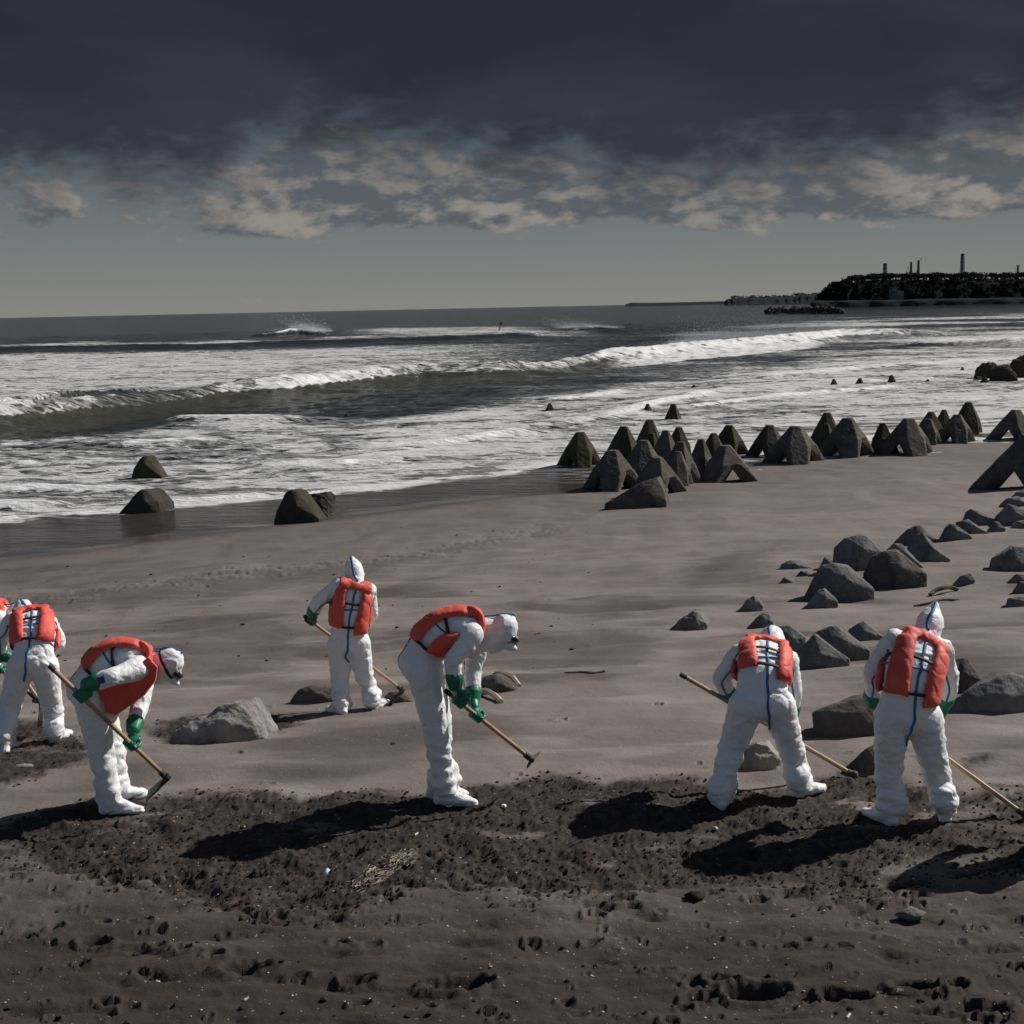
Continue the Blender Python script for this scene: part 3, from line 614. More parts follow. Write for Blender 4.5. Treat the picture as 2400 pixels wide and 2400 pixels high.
pylon(2385, 621, 648, 'power pylon with cross arms at the right end of the ridge')
# building under the cliff
def box(name, x0, x1, y0, y1, z0, z1, material, parent=None):
    v = [(x, y, z) for z in (z0, z1) for y in (y0, y1) for x in (x0, x1)]
    return mesh_obj(name, v, [(0, 2, 3, 1), (4, 5, 7, 6), (0, 1, 5, 4), (2, 6, 7, 3), (0, 4, 6, 2), (1, 3, 7, 5)], material, parent, smooth=False)
yb_ = YH-22; a = at_y(2090, 700, yb_); b2 = at_y(2119, 674, yb_); bl = empty('derelict_building', ((a[0]+b2[0])/2, yb_, SEA+2)); tag(bl, 'pale stepped building with floor slabs below the dark cliff', 'building')
x0, x1 = a[0], b2[0]; ww = x1-x0; zb, zt = SEA+2, b2[2]
box('wall', x0, x0+ww*.5, yb_, yb_+9, zb, zt, BWALL, bl); box('wall', x0+ww*.5+.02, x1, yb_+1, yb_+9, zb, zt-2.4, BWALL, bl)
for k in range(3):
    z_ = zb+.8+k*(zt-zb-1.4)/3
    for j in range(4):
        xx = x0+.4+j*ww/4; 
        if k == 2 and j > 1: continue
        f0 = yb_-.05 if j < 2 else yb_+.95
        box('window', xx, xx+ww/4-.7, f0, f0+.04, z_+.3, z_+1.6, BWIN, bl)
    box('floor_slab', x0-.4, x1+.4 if k < 2 else x0+ww*.5+.4, yb_-1.2, yb_-.06, z_-.35, z_, BWALL, bl)
box('roof', x0-.5, x0+ww*.5+.4, yb_-.6, yb_+9.4, zt+.01, zt+.4, BWALL, bl)

# ------------------------------------------------------------------ concrete blocks
def hull_mesh(name, pts, bev=.03, seed=0, rough=.012, sub=0):
    bm = bmesh.new()
    for q in pts: bm.verts.new(tuple(map(float, q)))
    r_ = bmesh.ops.convex_hull(bm, input=bm.verts); junk = [e for e in r_['geom_interior']+r_['geom_unused'] if isinstance(e, bmesh.types.BMVert)]
    bmesh.ops.delete(bm, geom=list(set(junk)), context='VERTS')
    bmesh.ops.dissolve_limit(bm, angle_limit=R(3), verts=bm.verts, edges=bm.edges)
    if bev: bmesh.ops.bevel(bm, geom=bm.edges[:]+bm.verts[:], offset=bev, segments=2, profile=.6, affect='EDGES', clamp_overlap=True)
    return bm
def rough_up(me, amp, seed, vox=None):
    n = len(me.vertices); co = np.empty(n*3, np.float32); me.vertices.foreach_get('co', co); co = co.reshape(-1, 3).astype(float)
    nr = np.empty(n*3, np.float32); me.vertices.foreach_get('normal', nr); nr = nr.reshape(-1, 3)
    d = n3(co, 3.0, seed)*1.0+n3(co, 9.0, seed+9)*.55+n3(co, 22.0, seed+19)*.3; co = co+nr*(d*amp)[:, None]
    me.vertices.foreach_set('co', co.astype(np.float32).ravel()); me.update()
def remeshed(name, me, vox, smooth_it=2, fac=.5):
    o = bpy.data.objects.new('tmp', me); COL.objects.link(o)
    md = o.modifiers.new('r', 'REMESH'); md.mode = 'VOXEL'; md.voxel_size = vox
    if smooth_it: s_ = o.modifiers.new('s', 'SMOOTH'); s_.iterations = smooth_it; s_.factor = fac
    dg = bpy.context.evaluated_depsgraph_get(); dg.update(); out = bpy.data.meshes.new_from_object(o.evaluated_get(dg)); bpy.data.objects.remove(o); bpy.data.meshes.remove(me)
    out.name = name; return out
def armor_mesh(variant):
    rgv = random.Random(variant); bm = bmesh.new(); nl = 3
    def addhull(pts):
        b2_ = hull_mesh('h', pts, 0); tmp = bpy.data.meshes.new('t'); b2_.to_mesh(tmp); b2_.free(); bm.from_mesh(tmp); bpy.data.meshes.remove(tmp)
    rO = lambda z: .12+.73*(1-z)**.98
    topz, mz = 1.0, .47; allc = []
    for k in range(nl):
        a = 2*math.pi*k/nl; ca, sa = math.cos(a), math.sin(a); rot = lambda r, s_: (r*ca-s_*sa, r*sa+s_*ca)
        P_ = [(*rot(rO(mz), s_), mz) for s_ in (-.23, .23)]; allc += P_+[(*rot(rO(1.0), s_), 1.0) for s_ in (-.095, .095)]
        leg = P_+[(*rot(.10, s_), mz+.03) for s_ in (-.40, .40)]+[(*rot(rO(mz)-.12, s_), mz+.03) for s_ in (-.33, .33)]
        leg += [(*rot(rO(-.25), s_), -.25) for s_ in (-.17, .17)]+[(*rot(rO(-.25)-.46, s_), -.25) for s_ in (-.18, .18)]
        addhull(leg)
    addhull(allc)
    me = bpy.data.meshes.new('armor'); bm.to_mesh(me); bm.free(); me = remeshed('concrete_block', me, .018, 1, .3); rough_up(me, .007, variant*7)
    return me
ARM = [armor_mesh(k) for k in range(3)]
def armor(px, pt, pb, wpx, yaw, label, matl=CONC, tilt=(0, 0), k=0, sink=0.0, group='concrete armour blocks standing along the shore', water=False):
    q = on_z(px, pb, SEA) if water else hit(px, pb); top = at_y(px, pt, q[1]+wpx*.35/F*q[1]); hgt = max(.12, (top[2]-q[2]))
    wd = wpx/F*q[1]; s_xy = wd/1.40; o = bpy.data.objects.new('concrete_block', ARM[k]); COL.objects.link(o)
    o.location = (q[0], q[1]+s_xy*.45, q[2]-hgt*sink); o.scale = (s_xy, s_xy, hgt*(1+sink)); o.rotation_euler = (R(tilt[0]), R(tilt[1]), R(yaw))
    if not o.data.materials: o.data.materials.append(matl)
    o.material_slots[0].link = 'OBJECT'; o.material_slots[0].material = matl
    tag(o, label, 'concrete block', group); return o
AR = [ # px, top, base, width, yaw, label, material, tilt, mesh, sink
 (1362, 1012, 1101, 100, 95, 'mossy block at the left end of the cluster, standing in the foam', ALGAE, (0, 0)),
 (1465, 999, 1090, 90, 80, 'dark mossy block second from the left in the back row of the cluster', ALGAE, (0, 0)),
 (1525, 983, 1075, 80, 100, 'tallest dark block at the back of the cluster', ALGAE, (0, 0)),
 (1530, 1015, 1090, 60, 60, 'small dark block in front of the tallest one in the cluster', ALGAE, (0, 0)),
 (1563, 1008, 1095, 72, 70, 'grey block with a lit right face in the middle of the cluster', CONC, (0, 0)),
 (1594, 1001, 1075, 72, 110, 'brown topped block behind the middle of the cluster', ALGAE, (0, 0)),
 (1440, 1054, 1147, 125, 78, 'front left block of the cluster with a lit leg gap on its right', CONC, (0, 0)),
 (1512, 1031, 1130, 110, 90, 'rounded grey block between the front left and front centre blocks', CONC, (0, 0)),
 (1546, 1070, 1160, 118, 66, 'front centre block leaning with one long leg to the right', CONC, (0, 4)),
 (1598, 1035, 1138, 92, 82, 'grey block with open legs just right of the front centre', CONC, (0, 0)),
 (1592, 1058, 1143, 75, 100, 'lower block touching the open legged one in the cluster', CONC, (0, 0)),
 (1646, 1029, 1122, 70, 60, 'narrow upright block left of the arched block', CONC, (0, 0)),
 (1675, 1015, 1082, 70, 100, 'small block behind the arched block', ALGAE, (0, 0)),
 (1713, 996, 1070, 84, 75, 'green tinged block behind and right of the arched block', ALGAE, (0, 0)),
 (1706, 1043, 1129, 128, 30, 'arched block on the sand at the right end of the cluster', CONC, (0, 0)),
 (1808, 996, 1072, 92, 92, 'dark block standing alone at the water edge right of the cluster', ALGAE, (0, 0)),
 (1872, 998, 1088, 128, 72, 'wide block with a long left leg on the open sand', CONC, (0, 0)),
 (1943, 967, 1050, 80, 95, 'tall mossy block behind the pair in the middle of the row', ALGAE, (0, 0)),
 (1940, 993, 1062, 62, 70, 'low block leaning against the tall mossy one', ALGAE, (0, 0)),
 (1994, 979, 1072, 118, 80, 'tall pillar like block in the middle of the row', CONC, (0, 0)),
 (2073, 991, 1063, 66, 30, 'squat dark block with sand against its foot', ALGAE, (0, 0)),
 (2138, 980, 1066, 122, 82, 'broad block with a triangular leg gap on its right', CONC, (0, 0)),
 (2180, 981, 1044, 66, 80, 'small block right behind the broad block', CONC, (0, 0)),
 (2187, 965, 1020, 66, 100, 'flat topped block behind the small one', ALGAE, (0, 0)),
 (2216, 960, 1010, 48, 90, 'farthest small block against the foam', ALGAE, (0, 0)),
 (2250, 971, 1038, 84, 78, 'block with a lit triangular leg gap before the tallest right one', CONC, (0, 0)),
 (2275, 942, 1018, 74, 84, 'tallest block at the right of the row', ALGAE, (0, 0)),
 (2390, 960, 1031, 105, 88, 'block at the right edge of the picture near the water', CONC, (0, 0)),
 (2436, 1016, 1150, 215, 84, 'largest block cut by the right edge of the picture', CONC, (0, 0)),
]
for i, a in enumerate(AR): armor(a[0], a[1], a[2], a[3], 270+(a[4]-80)*.8+random.uniform(-8, 8), a[5], a[6], a[7], i % 3)
for i, (x_, t_, b__, w_, l_) in enumerate([(1289, 945, 963, 30, 'small dark tip in the foam left of the cluster'), (1519, 946, 964, 28, 'small dark tip in the foam above the cluster'), (1580, 947, 986, 54, 'dark pyramid block standing in the foam above the cluster'),
     (1627, 902, 912, 20, 'tiny dark tip far out in the foam above the cluster'), (1956, 888, 902, 24, 'leftmost of the three dark tips in the foam at right'), (2017, 886, 900, 26, 'middle of the three dark tips in the foam at right'),
     (2092, 879, 899, 32, 'rightmost and largest of the three dark tips in the foam'), (2176, 889, 897, 20, 'flat dark tip right of the three in the foam'), (2257, 860, 868, 14, 'tiny leaning tip left of the rock pile'), (813, 968, 975, 16, 'tiny dark tip in the foam near the middle of the sea')]):
    armor(x_, t_, b__, w_, random.uniform(0, 360), l_, WETC, (0, 0), i % 3, .8, 'block tips showing above the foam', True)

# blocks given by the outline of the face turned to the camera
def block(outline, label, matl=CONCB, depth=.7, back=.95, shift=(.26, .0), bev=.035, rough=.012, sink=.35, name='concrete_block', cat='concrete block', group=None, water=False, vox=.035, zoff=0):
    pts = [(x_, y_) for x_, y_ in outline]; base = max(pts, key=lambda q: q[1]); q0 = on_z(base[0], base[1], SEA) if water else hit(*base); y0 = q0[1]
    xs_ = [q[0] for q in pts]; front = []
    for x_, y_ in pts:
        g_ = on_z(x_, y_, SEA) if water else hit(x_, y_)
        yy = y0 if g_[1] > y0+.05 else y0
        front.append(at_y(x_, y_, yy))
    front = np.array(front); zg = float(front[:, 2].min()); wid = np.ptp(front[:, 0]); c_ = front.mean(0); D_ = depth*max(.25, min(1.3, wid))
    bk = front.copy(); zt_ = front[:, 2].max()
    bk[:, 0] = c_[0]+(bk[:, 0]-c_[0])*back+shift[0]*D_; bk[:, 1] += D_; bk[:, 2] = np.maximum(zg-.1, bk[:, 2]-D_*np.where(front[:, 0] > c_[0]-.05*wid, .72, 1.12)*(CH-bk[:, 2])/y0)
    low = [q-np.array([0, 0, sink]) for q in list(front)+list(bk) if q[2] < zg+.35*(zt_-zg)]
    # lean the face back a little so its upper part recedes
    fr = front.copy(); k_ = (fr[:, 2]-zg); fr[:, 1] += k_*.30; fr[:, 2] += 0
    sc_ = fr[:, 1]/front[:, 1]; fr[:, 0] *= sc_; fr[:, 2] = CH+(front[:, 2]-CH)*sc_; 
    lo2 = [q-np.array([0, .03, 0]) for q in low]
    ridge_ = [fr.mean(0)+np.array([.10*wid, -.13*min(wid, 1.2), .10*(zt_-zg)])] if wid > .3 else []
    bm = hull_mesh('b', list(fr)+list(bk)+lo2+ridge_, 0); me = bpy.data.meshes.new(name); bm.to_mesh(me); bm.free()
    me = remeshed(name, me, vox*.62*max(.5, min(1.4, wid)), 1, .4); rough_up(me, rough*.75, int(base[0]) % 50)
    me.materials.append(matl)
    o = bpy.data.objects.new(name, me); org = Vector((float(c_[0]), float(y0+D_/2), zg)); me.transform(Matrix.Translation(-org)); o.location = org; COL.objects.link(o)
    tag(o, label, cat, group); return o
ZA = lambda L: [(1540+a/2.2465, 1240+b/2.2465) for a, b in L]
ZC = lambda L: [(1800+a/3.22, 900+b/3.22) for a, b in L]
ZL = lambda L: [(a/1.61, 1240+b/1.61) for a, b in L]
ZW = lambda L: [(200+a/2.76, 1050+b/2.76) for a, b in L]
GB = 'half buried concrete blocks in the sand'
for L, lab, mt_, kw in [
 (ZA([(62, 528), (130, 465), (190, 432), (218, 437), (265, 500), (240, 510)]), 'small crumbling block tip at the left of the buried blocks', CONCB, dict(rough=.022)),
 (ZA([(420, 432), (470, 370), (512, 348), (535, 360), (562, 403)]), 'small pointed block tip left of the large buried cluster', CONCB, dict(rough=.02)),
 (ZA([(476, 512), (520, 465), (555, 443), (590, 450), (608, 488)]), 'small rounded block tip above the head of the bending worker', CONCB, dict(rough=.02)),
 (ZA([(643, 217), (655, 185), (700, 163), (740, 170), (835, 213)]), 'low dark block tip left of the large buried cluster, upper one', CONCB, {}),
 (ZA([(725, 254), (755, 217), (790, 222), (825, 250)]), 'tiny block tip between the low ones left of the cluster', CONCB, {}),
 (ZA([(635, 294), (668, 253), (690, 258), (745, 292)]), 'tiny triangular block tip below the low dark one', CONCB, {}),
 (ZA([(850, 215), (880, 147), (925, 165), (950, 215)]), 'small dark corner peeking behind the front left cluster block', CONCB, {}),
 (ZA([(920, 235), (930, 100), (990, 45), (1080, 32), (1110, 40), (1190, 125), (1150, 240)]), 'tallest block at the back of the buried cluster', CONCB, {}),
 (ZA([(1205, 110), (1245, 75), (1290, 80), (1425, 222), (1300, 225)]), 'narrow slab behind the right cluster block', CONCB, dict(depth=.4)),
 (ZA([(1085, 235), (1130, 140), (1200, 112), (1265, 115), (1422, 235), (1405, 288), (1290, 290), (1180, 300)]), 'broad block at the right of the buried cluster', CONC, {}),
 (ZA([(770, 360), (860, 190), (930, 178), (1000, 200), (1145, 320), (1060, 330), (950, 365)]), 'large sloping block at the front left of the buried cluster', CONCB, {}),
 (ZA([(1305, 120), (1350, 35), (1395, 15), (1545, 160), (1540, 168), (1400, 165)]), 'pyramid shaped block right above the buried cluster', CONCB, {}),
 (ZA([(770, 420), (840, 322), (880, 315), (950, 385), (900, 405)]), 'low pointed block in front of the buried cluster', CONCB, dict(rough=.018)),
 (ZA([(610, 600), (640, 515), (700, 510), (785, 575), (760, 650), (660, 650)]), 'dark block just right of the bending worker head', CONCB, {}),
 (ZA([(1005, 600), (1005, 530), (1060, 490), (1090, 487), (1190, 565), (1110, 605)]), 'small block behind the wide twin blocks', CONCB, {}),
 (ZA([(800, 640), (830, 545), (920, 510), (960, 515), (1120, 640), (1010, 690)]), 'right one of the wide twin blocks between the two right workers', CONCB, dict(depth=.5)),
 (ZA([(715, 655), (830, 556), (1015, 688), (860, 728), (730, 720)]), 'left front one of the wide twin blocks between the two right workers', CONCB, dict(depth=.35)),
 (ZA([(1500, 690), (1610, 680), (1640, 690), (1712, 800), (1560, 880), (1500, 880)]), 'grey block with a sloping lit edge right of the rightmost worker', CONC, {}),
 (ZA([(1540, 970), (1590, 880), (1640, 845), (1800, 770), (1870, 762), (1990, 800), (2040, 880), (1932, 935), (1750, 975), (1620, 978)]), 'long flat topped block at the right edge beside the worker', CONCB, {}),
 (ZA([(815, 965), (830, 955), (1050, 892), (1100, 886), (1200, 900), (1200, 1095), (1050, 1098), (840, 1050)]), 'blocky grey block lying between the two right workers', CONC, dict(back=.9)),
 (ZA([(985, 1260), (1100, 1150), (1200, 1115), (1220, 1270), (1060, 1278)]), 'wedge shaped block behind the legs of the rightmost worker', CONC, {}),
 (ZA([(1745, 240), (1770, 150), (1880, 92), (1970, 100), (2010, 230), (1800, 245)]), 'block by the right edge above the driftwood', CONCB, {}),
 (ZA([(1555, 295), (1600, 245), (1650, 233), (1675, 270), (1640, 287)]), 'small block tip beside the dark driftwood branch', CONCB, {}),
 (ZA([(1838, 283), (1890, 238), (1932, 240), (1960, 290)]), 'small block tip at the right edge, upper of three', CONCB, {}),
 (ZA([(1878, 322), (1910, 275), (1990, 280), (1990, 325)]), 'small block tip at the right edge, middle of three', CONCB, {}),
 (ZA([(1838, 408), (1855, 365), (1932, 358), (2000, 365), (2000, 408)]), 'low flat block at the right edge, lowest of three', CONCB, {}),
 (ZC([(950, 1192), (1050, 1100), (1110, 1070), (1160, 1072), (1280, 1180), (1220, 1200)]), 'block with a tail at the left end of the upper diagonal line', CONCB, {}),
 (ZC([(1275, 1202), (1340, 1080), (1380, 1055), (1410, 1058), (1540, 1152)]), 'triangular block with a lit edge, second in the upper diagonal line', CONCB, {}),
 (ZC([(1435, 1068), (1470, 1032), (1520, 1027), (1675, 1132), (1550, 1148)]), 'triangular block with a lit edge, third in the upper diagonal line', CONCB, {}),
 (ZC([(1655, 1108), (1715, 1042), (1740, 1042), (1795, 1092), (1690, 1128)]), 'small triangular block, fourth in the upper diagonal line', CONCB, {}),
 (ZC([(1475, 1028), (1500, 965), (1530, 943), (1560, 950), (1750, 1032), (1600, 1048)]), 'low block with a long slope to the right above the diagonal line', CONCB, {}),
 (ZC([(1725, 1000), (1780, 980), (1820, 905), (1950, 950), (2000, 1042), (1780, 1048)]), 'dark block near the right edge above the diagonal line', CONCB, {}),
 (ZC([(1840, 1065), (1880, 1035), (1960, 1030), (1960, 1074)]), 'small dark stone below the dark block near the right edge', CONCB, {}),
 (ZC([(1760, 903), (1810, 860), (1900, 850), (1980, 900), (1960, 908)]), 'low block below the largest standing block', CONCB, {}),
 (ZC([(1835, 853), (1880, 815), (1960, 790), (1990, 853)]), 'small block tucked against the largest standing block', CONCB, {}),
 (ZL([(1080, 665), (1125, 605), (1165, 590), (1262, 600), (1275, 655)]), 'low grey slab behind the feet of the standing worker', CONC, {}),
 (ZL([(1430, 660), (1470, 615), (1520, 612), (1560, 655)]), 'small grey block beside the hoe of the standing worker', CONC, {}),
 ([(1416, 1181), (1455, 1163), (1500, 1131), (1524, 1124), (1540, 1119), (1556, 1150), (1562, 1174), (1535, 1180), (1505, 1185), (1450, 1184)], 'toppled low block on the sand at the front of the cluster', CONC, dict(depth=.6)),
 ([(1110, 1625), (1117, 1592), (1152, 1581), (1162, 1581), (1190, 1600), (1210, 1618), (1170, 1622)], 'buried block with a pale long edge right of the bent worker', CONC, dict(depth=.5)),
]: block(L, lab, mt_, group=GB, **kw)
block([(1730, 1785), (1740, 1752), (1771, 1740), (1798, 1745), (1829, 1779), (1789, 1806), (1731, 1810)], 'crumbly sand covered rock seen between the legs of the bending worker', RUBBLE, rough=.035, name='rock', cat='rock')
block(ZL([(640, 800), (648, 768), (740, 715), (820, 665), (860, 655), (905, 655), (940, 700), (975, 757), (880, 778), (700, 820)]), 'big pale boulder with a rough top in the dug hollow', RUBBLE, rough=.03, name='boulder', cat='boulder', depth=.55)
GWB = 'mossy blocks standing at the water edge'
block([(308, 1122), (312, 1100), (328, 1075), (336, 1068), (345, 1069), (382, 1122)], 'mossy pyramid block in the foam, upper of the two at left', ALGAE, depth=.5, group=GWB, water=True)
block([(265, 1218), (290, 1190), (322, 1152), (332, 1146), (345, 1150), (372, 1178), (378, 1205), (372, 1218)], 'brown pyramid block mirrored in the wet sand at left', WETC, depth=.7, group=GWB)
block([(707, 1160), (760, 1154), (770, 1162), (768, 1200), (745, 1212), (715, 1205)], 'rough brown block behind the pyramid block at the waterline', WETC, depth=.7, rough=.04, group=GWB)
block([(641, 1225), (648, 1195), (668, 1155), (682, 1147), (696, 1151), (748, 1216), (740, 1223), (690, 1226)], 'pyramid block with a lit brown edge at the waterline', WETC, depth=.55, group=GWB)
# rocks at right in the surf
for L, lab in [([(2283, 885), (2290, 862), (2305, 851), (2330, 850), (2345, 868), (2340, 886)], 'weedy rock at the left of the surf rock pile'), ([(2320, 890), (2335, 858), (2365, 855), (2385, 880), (2375, 892)], 'wet rock in the middle of the surf rock pile'),
               ([(2355, 872), (2375, 845), (2400, 833), (2440, 840), (2440, 885)], 'tallest weedy rock of the surf pile, cut by the edge'), ([(2280, 893), (2290, 883), (2302, 886), (2306, 893)], 'small tip below the surf rock pile, left'), ([(2300, 895), (2308, 882), (2316, 893), (2315, 896)], 'small tip below the surf rock pile, right')]:
    block(L, lab, WETC, rough=.1, name='rock', cat='rock', group='rocks in the surf at right', water=True, depth=.8, vox=.09)
# offshore breakwater
V, Fc = [], []; rg = random.Random(9)
for i in range(330):
    u_ = rg.random(); px_ = 1800+175*u_; top_ = 716 if .12 < u_ < .9 else 722; q = on_z(px_, 735, SEA); v, f = lump_verts(1.0, 0, 1.0, rg.randint(0, 30)); s_ = rg.uniform(.9, 1.7)
    hh = rg.random()*(1.9 if .1 < u_ < .88 else 1.6); o = len(V); yy = q[1]+rg.uniform(0, 9)+0
    V += [(q[0]+a*s_, yy+b*s_, SEA+hh+c*s_*1.1) for a, b, c in v]; Fc += [[k+o for k in w_] for w_ in f]
bwk = mesh_obj('breakwater', V, Fc, WETC, smooth=False); tag(bwk, 'low offshore breakwater heaped with dark concrete blocks', 'breakwater', kind='stuff')
# leaning marker
q = on_z(1170, 776, SEA); a = at_y(1169, 774, q[1]); b_ = at_y(1176, 755, q[1]); r_ = empty('marker_buoy', a-[0, 0, .5]); tag(r_, 'leaning yellow and black marker post far out in the waves', 'marker buoy'); mid = a*.45+b_*.55
bars('post', [(a-[0, 0, .5], mid)], .22, YELLOW, r_, 8); bars('top_mark', [(mid, b_)], .30, MARKB, r_, 8)

# ------------------------------------------------------------------ driftwood and small litter
def stick(p0, p1, r, label, matl=DRIFT, cat='driftwood', group=None, wob_=.03, lift=.0, name='driftwood_stick'):
    a, b_ = hit(*p0), hit(*p1); n = 9; pts = []
    for i in range(n):
        q = a+(b_-a)*i/(n-1); q[2] = gz(q[0], q[1])+r*.6+lift*math.sin(math.pi*i/(n-1)); q[1] += wob_*math.sin(i*1.3+p0[0]); pts.append(q)
    o = bars(name, [(pts[i], pts[i+1]) for i in range(n-1)], r, matl, None, 6); tag(o, label, cat, group)
stick((2180, 1388), (2243, 1377), .035, 'dark bent driftwood branch beside the small block tip', lift=.08)
stick((2144, 1415), (2246, 1403), .02, 'long thin driftwood twig below the dark branch', lift=.03)
stick((1323, 1574), (1418, 1576), .016, 'straight dark stick lying on the mid beach')
stick((1118, 1620), (1174, 1652), .03, 'pale plank end sticking out right of the bent worker', PALEW, wob_=0, lift=.04)
stick((1160, 1582), (1217, 1612), .028, 'pale bar along the edge of the buried block', PALEW, wob_=0, lift=.06)
for p0, p1, lb in [((972, 1967), (980, 1958), 'short pale wood chip in the dark sand behind the straw'), ((858, 2052), (880, 2036), 'long pale chip on top of the straw patch'), ((832, 2076), (845, 2069), 'short pale chip at the lower end of the straw patch'),
                   ((366, 2292), (373, 2300), 'short grey cylinder of wood in the left foreground'), ((572, 2348), (582, 2342), 'thin pale splinter at the bottom of the picture, left of centre'), ((1985, 2388), (1992, 2378), 'pale splinter at the bottom right of the picture')]:
    stick(p0, p1, .007, lb, PALEW, 'wood chip', wob_=0, name='wood_chip')
V, Fc = [], []
for i in range(380):
    u_ = random.random(); qx = 840+120*u_+random.gauss(0, 12); qy = 2078-72*u_+random.gauss(0, 7); c_ = hit(qx, qy); z_ = gz(c_[0], c_[1])+.008; an = random.gauss(.7, .7); L_ = random.uniform(.006, .028); o = len(V); wv = .002
    dx_, dy_ = math.cos(an)*L_, math.sin(an)*L_; nx, ny = -math.sin(an)*wv, math.cos(an)*wv; zz = random.uniform(-.004, .004)
    V += [(c_[0]-dx_-nx, c_[1]-dy_-ny, z_), (c_[0]-dx_+nx, c_[1]-dy_+ny, z_), (c_[0]+dx_+nx, c_[1]+dy_+ny, z_+zz), (c_[0]+dx_-nx, c_[1]+dy_-ny, z_+zz), (c_[0]-dx_, c_[1]-dy_, z_+wv*2), (c_[0]+dx_, c_[1]+dy_, z_+zz+wv*2)]
    Fc += [(o, o+4, o+5, o+3), (o+1, o+2, o+5, o+4), (o, o+3, o+2, o+1)]
o = mesh_obj('straw_debris', V, Fc, STRAW, smooth=False); tag(o, 'patch of pale straw and reed bits on the dark sand', 'straw', kind='stuff')
def lump_at(px, py, r, matl, label, cat, name, flat=.8, seed=1, stretch=(1, 1)):
    c_ = hit(px, py); v, f = lump_verts(r, 2, flat, seed); me_v = [(x*stretch[0], y*stretch[1], z+r*flat*.6) for x, y, z in v]
    o = mesh_obj(name, me_v, f, matl, smooth=True); o.location = (c_[0], c_[1], gz(c_[0], c_[1])); rough_up(o.data, r*.25, seed); tag(o, label, cat); return o
lump_at(768, 2047, .032, WHITE, 'small white plastic scrap on the dark sand', 'scrap', 'plastic_scrap', 1.3, 3)
lump_at(2133, 2142, .065, CONCB, 'blue grey stone lying alone in the right foreground', 'stone', 'stone', .6, 5, (1.3, .8))
lump_at(1628, 2106, .06, CLODM, 'dark sand clump in the foreground right of centre', 'sand clump', 'sand_clump', .6, 7)
lump_at(1180, 1890, .02, WHITE, 'white pebble in front of the toes of the bent worker', 'pebble', 'pebble', .8, 8)
lump_at(1677, 1942, .018, SHELL, 'pale pebble at the edge of the long shadow', 'pebble', 'pebble', .8, 9)
lump_at(52, 1795, .05, RUBBLE, 'grey stone in the dug sand at the left edge', 'stone', 'stone', .5, 10, (1.6, .8))

# ------------------------------------------------------------------ people
def unit(v): v = np.asarray(v, float); return v/max(np.linalg.norm(v), 1e-9)
def loft(V, Fc, pts, A, B, n=18, pw=2.0, cap=True):
    """closed tube: section i is centre pts[i] with half axes A[i], B[i] (vectors)"""
    o = len(V); K = len(pts)
    rows = [(pts[i], A[i], B[i]) for i in range(K)]
    if cap:
        for end in (0, 1):
            i0, i1 = (0, 1) if end == 0 else (K-1, K-2); d = unit(np.asarray(pts[i0])-np.asarray(pts[i1])); r_ = .5*(np.linalg.norm(A[i0])+np.linalg.norm(B[i0]))
            ex = [(np.asarray(pts[i0])+d*r_*math.sin(t_), np.asarray(A[i0])*math.cos(t_), np.asarray(B[i0])*math.cos(t_)) for t_ in (.5, 1.0, 1.4)]
            rows = (ex[::-1]+rows) if end == 0 else (rows+ex)
    for c_, a, b in rows:
        for k in range(n):
            an = 2*math.pi*k/n; ca, sa = math.cos(an), math.sin(an)
            ca = math.copysign(abs(ca)**(2/pw), ca); sa = math.copysign(abs(sa)**(2/pw), sa); V.append(np.asarray(c_)+np.asarray(a)*ca+np.asarray(b)*sa)
    for j in range(len(rows)-1):
        for k in range(n): Fc.append((o+j*n+k, o+j*n+(k+1) % n, o+(j+1)*n+(k+1) % n, o+(j+1)*n+k))
    Fc.append(tuple(range(o, o+n))[::-1]); e = o+(len(rows)-1)*n; Fc.append(tuple(range(e, e+n)))
def chain(V, Fc, joints, radii, side=(1, 0, 0), steps=7, n=16, flatb=1.0, bulge=0.0, bseed=0, frac=None):
    J_ = [np.asarray(q, float) for q in joints]; pts, A, B = [], [], []
    # smooth path through the joints
    path = []; rad_ = []
    for i in range(len(J_)-1):
        p0 = J_[max(i-1, 0)]; p1 = J_[i]; p2 = J_[i+1]; p3 = J_[min(i+2, len(J_)-1)]
        for s_ in range(steps):
            u_ = s_/steps; tens = .5*.55
            m1 = (p2-p0)*tens; m2 = (p3-p1)*tens; h00 = 2*u_**3-3*u_**2+1; h10 = u_**3-2*u_**2+u_; h01 = -2*u_**3+3*u_**2; h11 = u_**3-u_**2
            path.append(h00*p1+h10*m1+h01*p2+h11*m2); rad_.append(radii[i]+(radii[i+1]-radii[i])*(3*u_**2-2*u_**3))
    path.append(J_[-1]); rad_.append(radii[-1])
    for i, q in enumerate(path):
        d = unit(path[min(i+1, len(path)-1)]-path[max(i-1, 0)]); s_ = np.asarray(side, float); s_ = unit(s_-d*(s_@d)); f_ = np.cross(d, s_)
        r_ = rad_[i]*(1+bulge*math.sin(i*2.2+bseed)*(i > 1)); pts.append(q); A.append(s_*r_); B.append(f_*r_*flatb)
    loft(V, Fc, pts, A, B, n)
def to_mesh(V, Fc):
    me = bpy.data.meshes.new('t'); me.from_pydata([tuple(map(float, q)) for q in V], [], Fc); me.update(); return me
def finish(name, me, matl, root, smooth=True):
    if smooth: me.polygons.foreach_set('use_smooth', [True]*len(me.polygons))
    me.materials.clear(); me.materials.append(matl); o = bpy.data.objects.new(name, me); COL.objects.link(o); put_under(o, root); return o
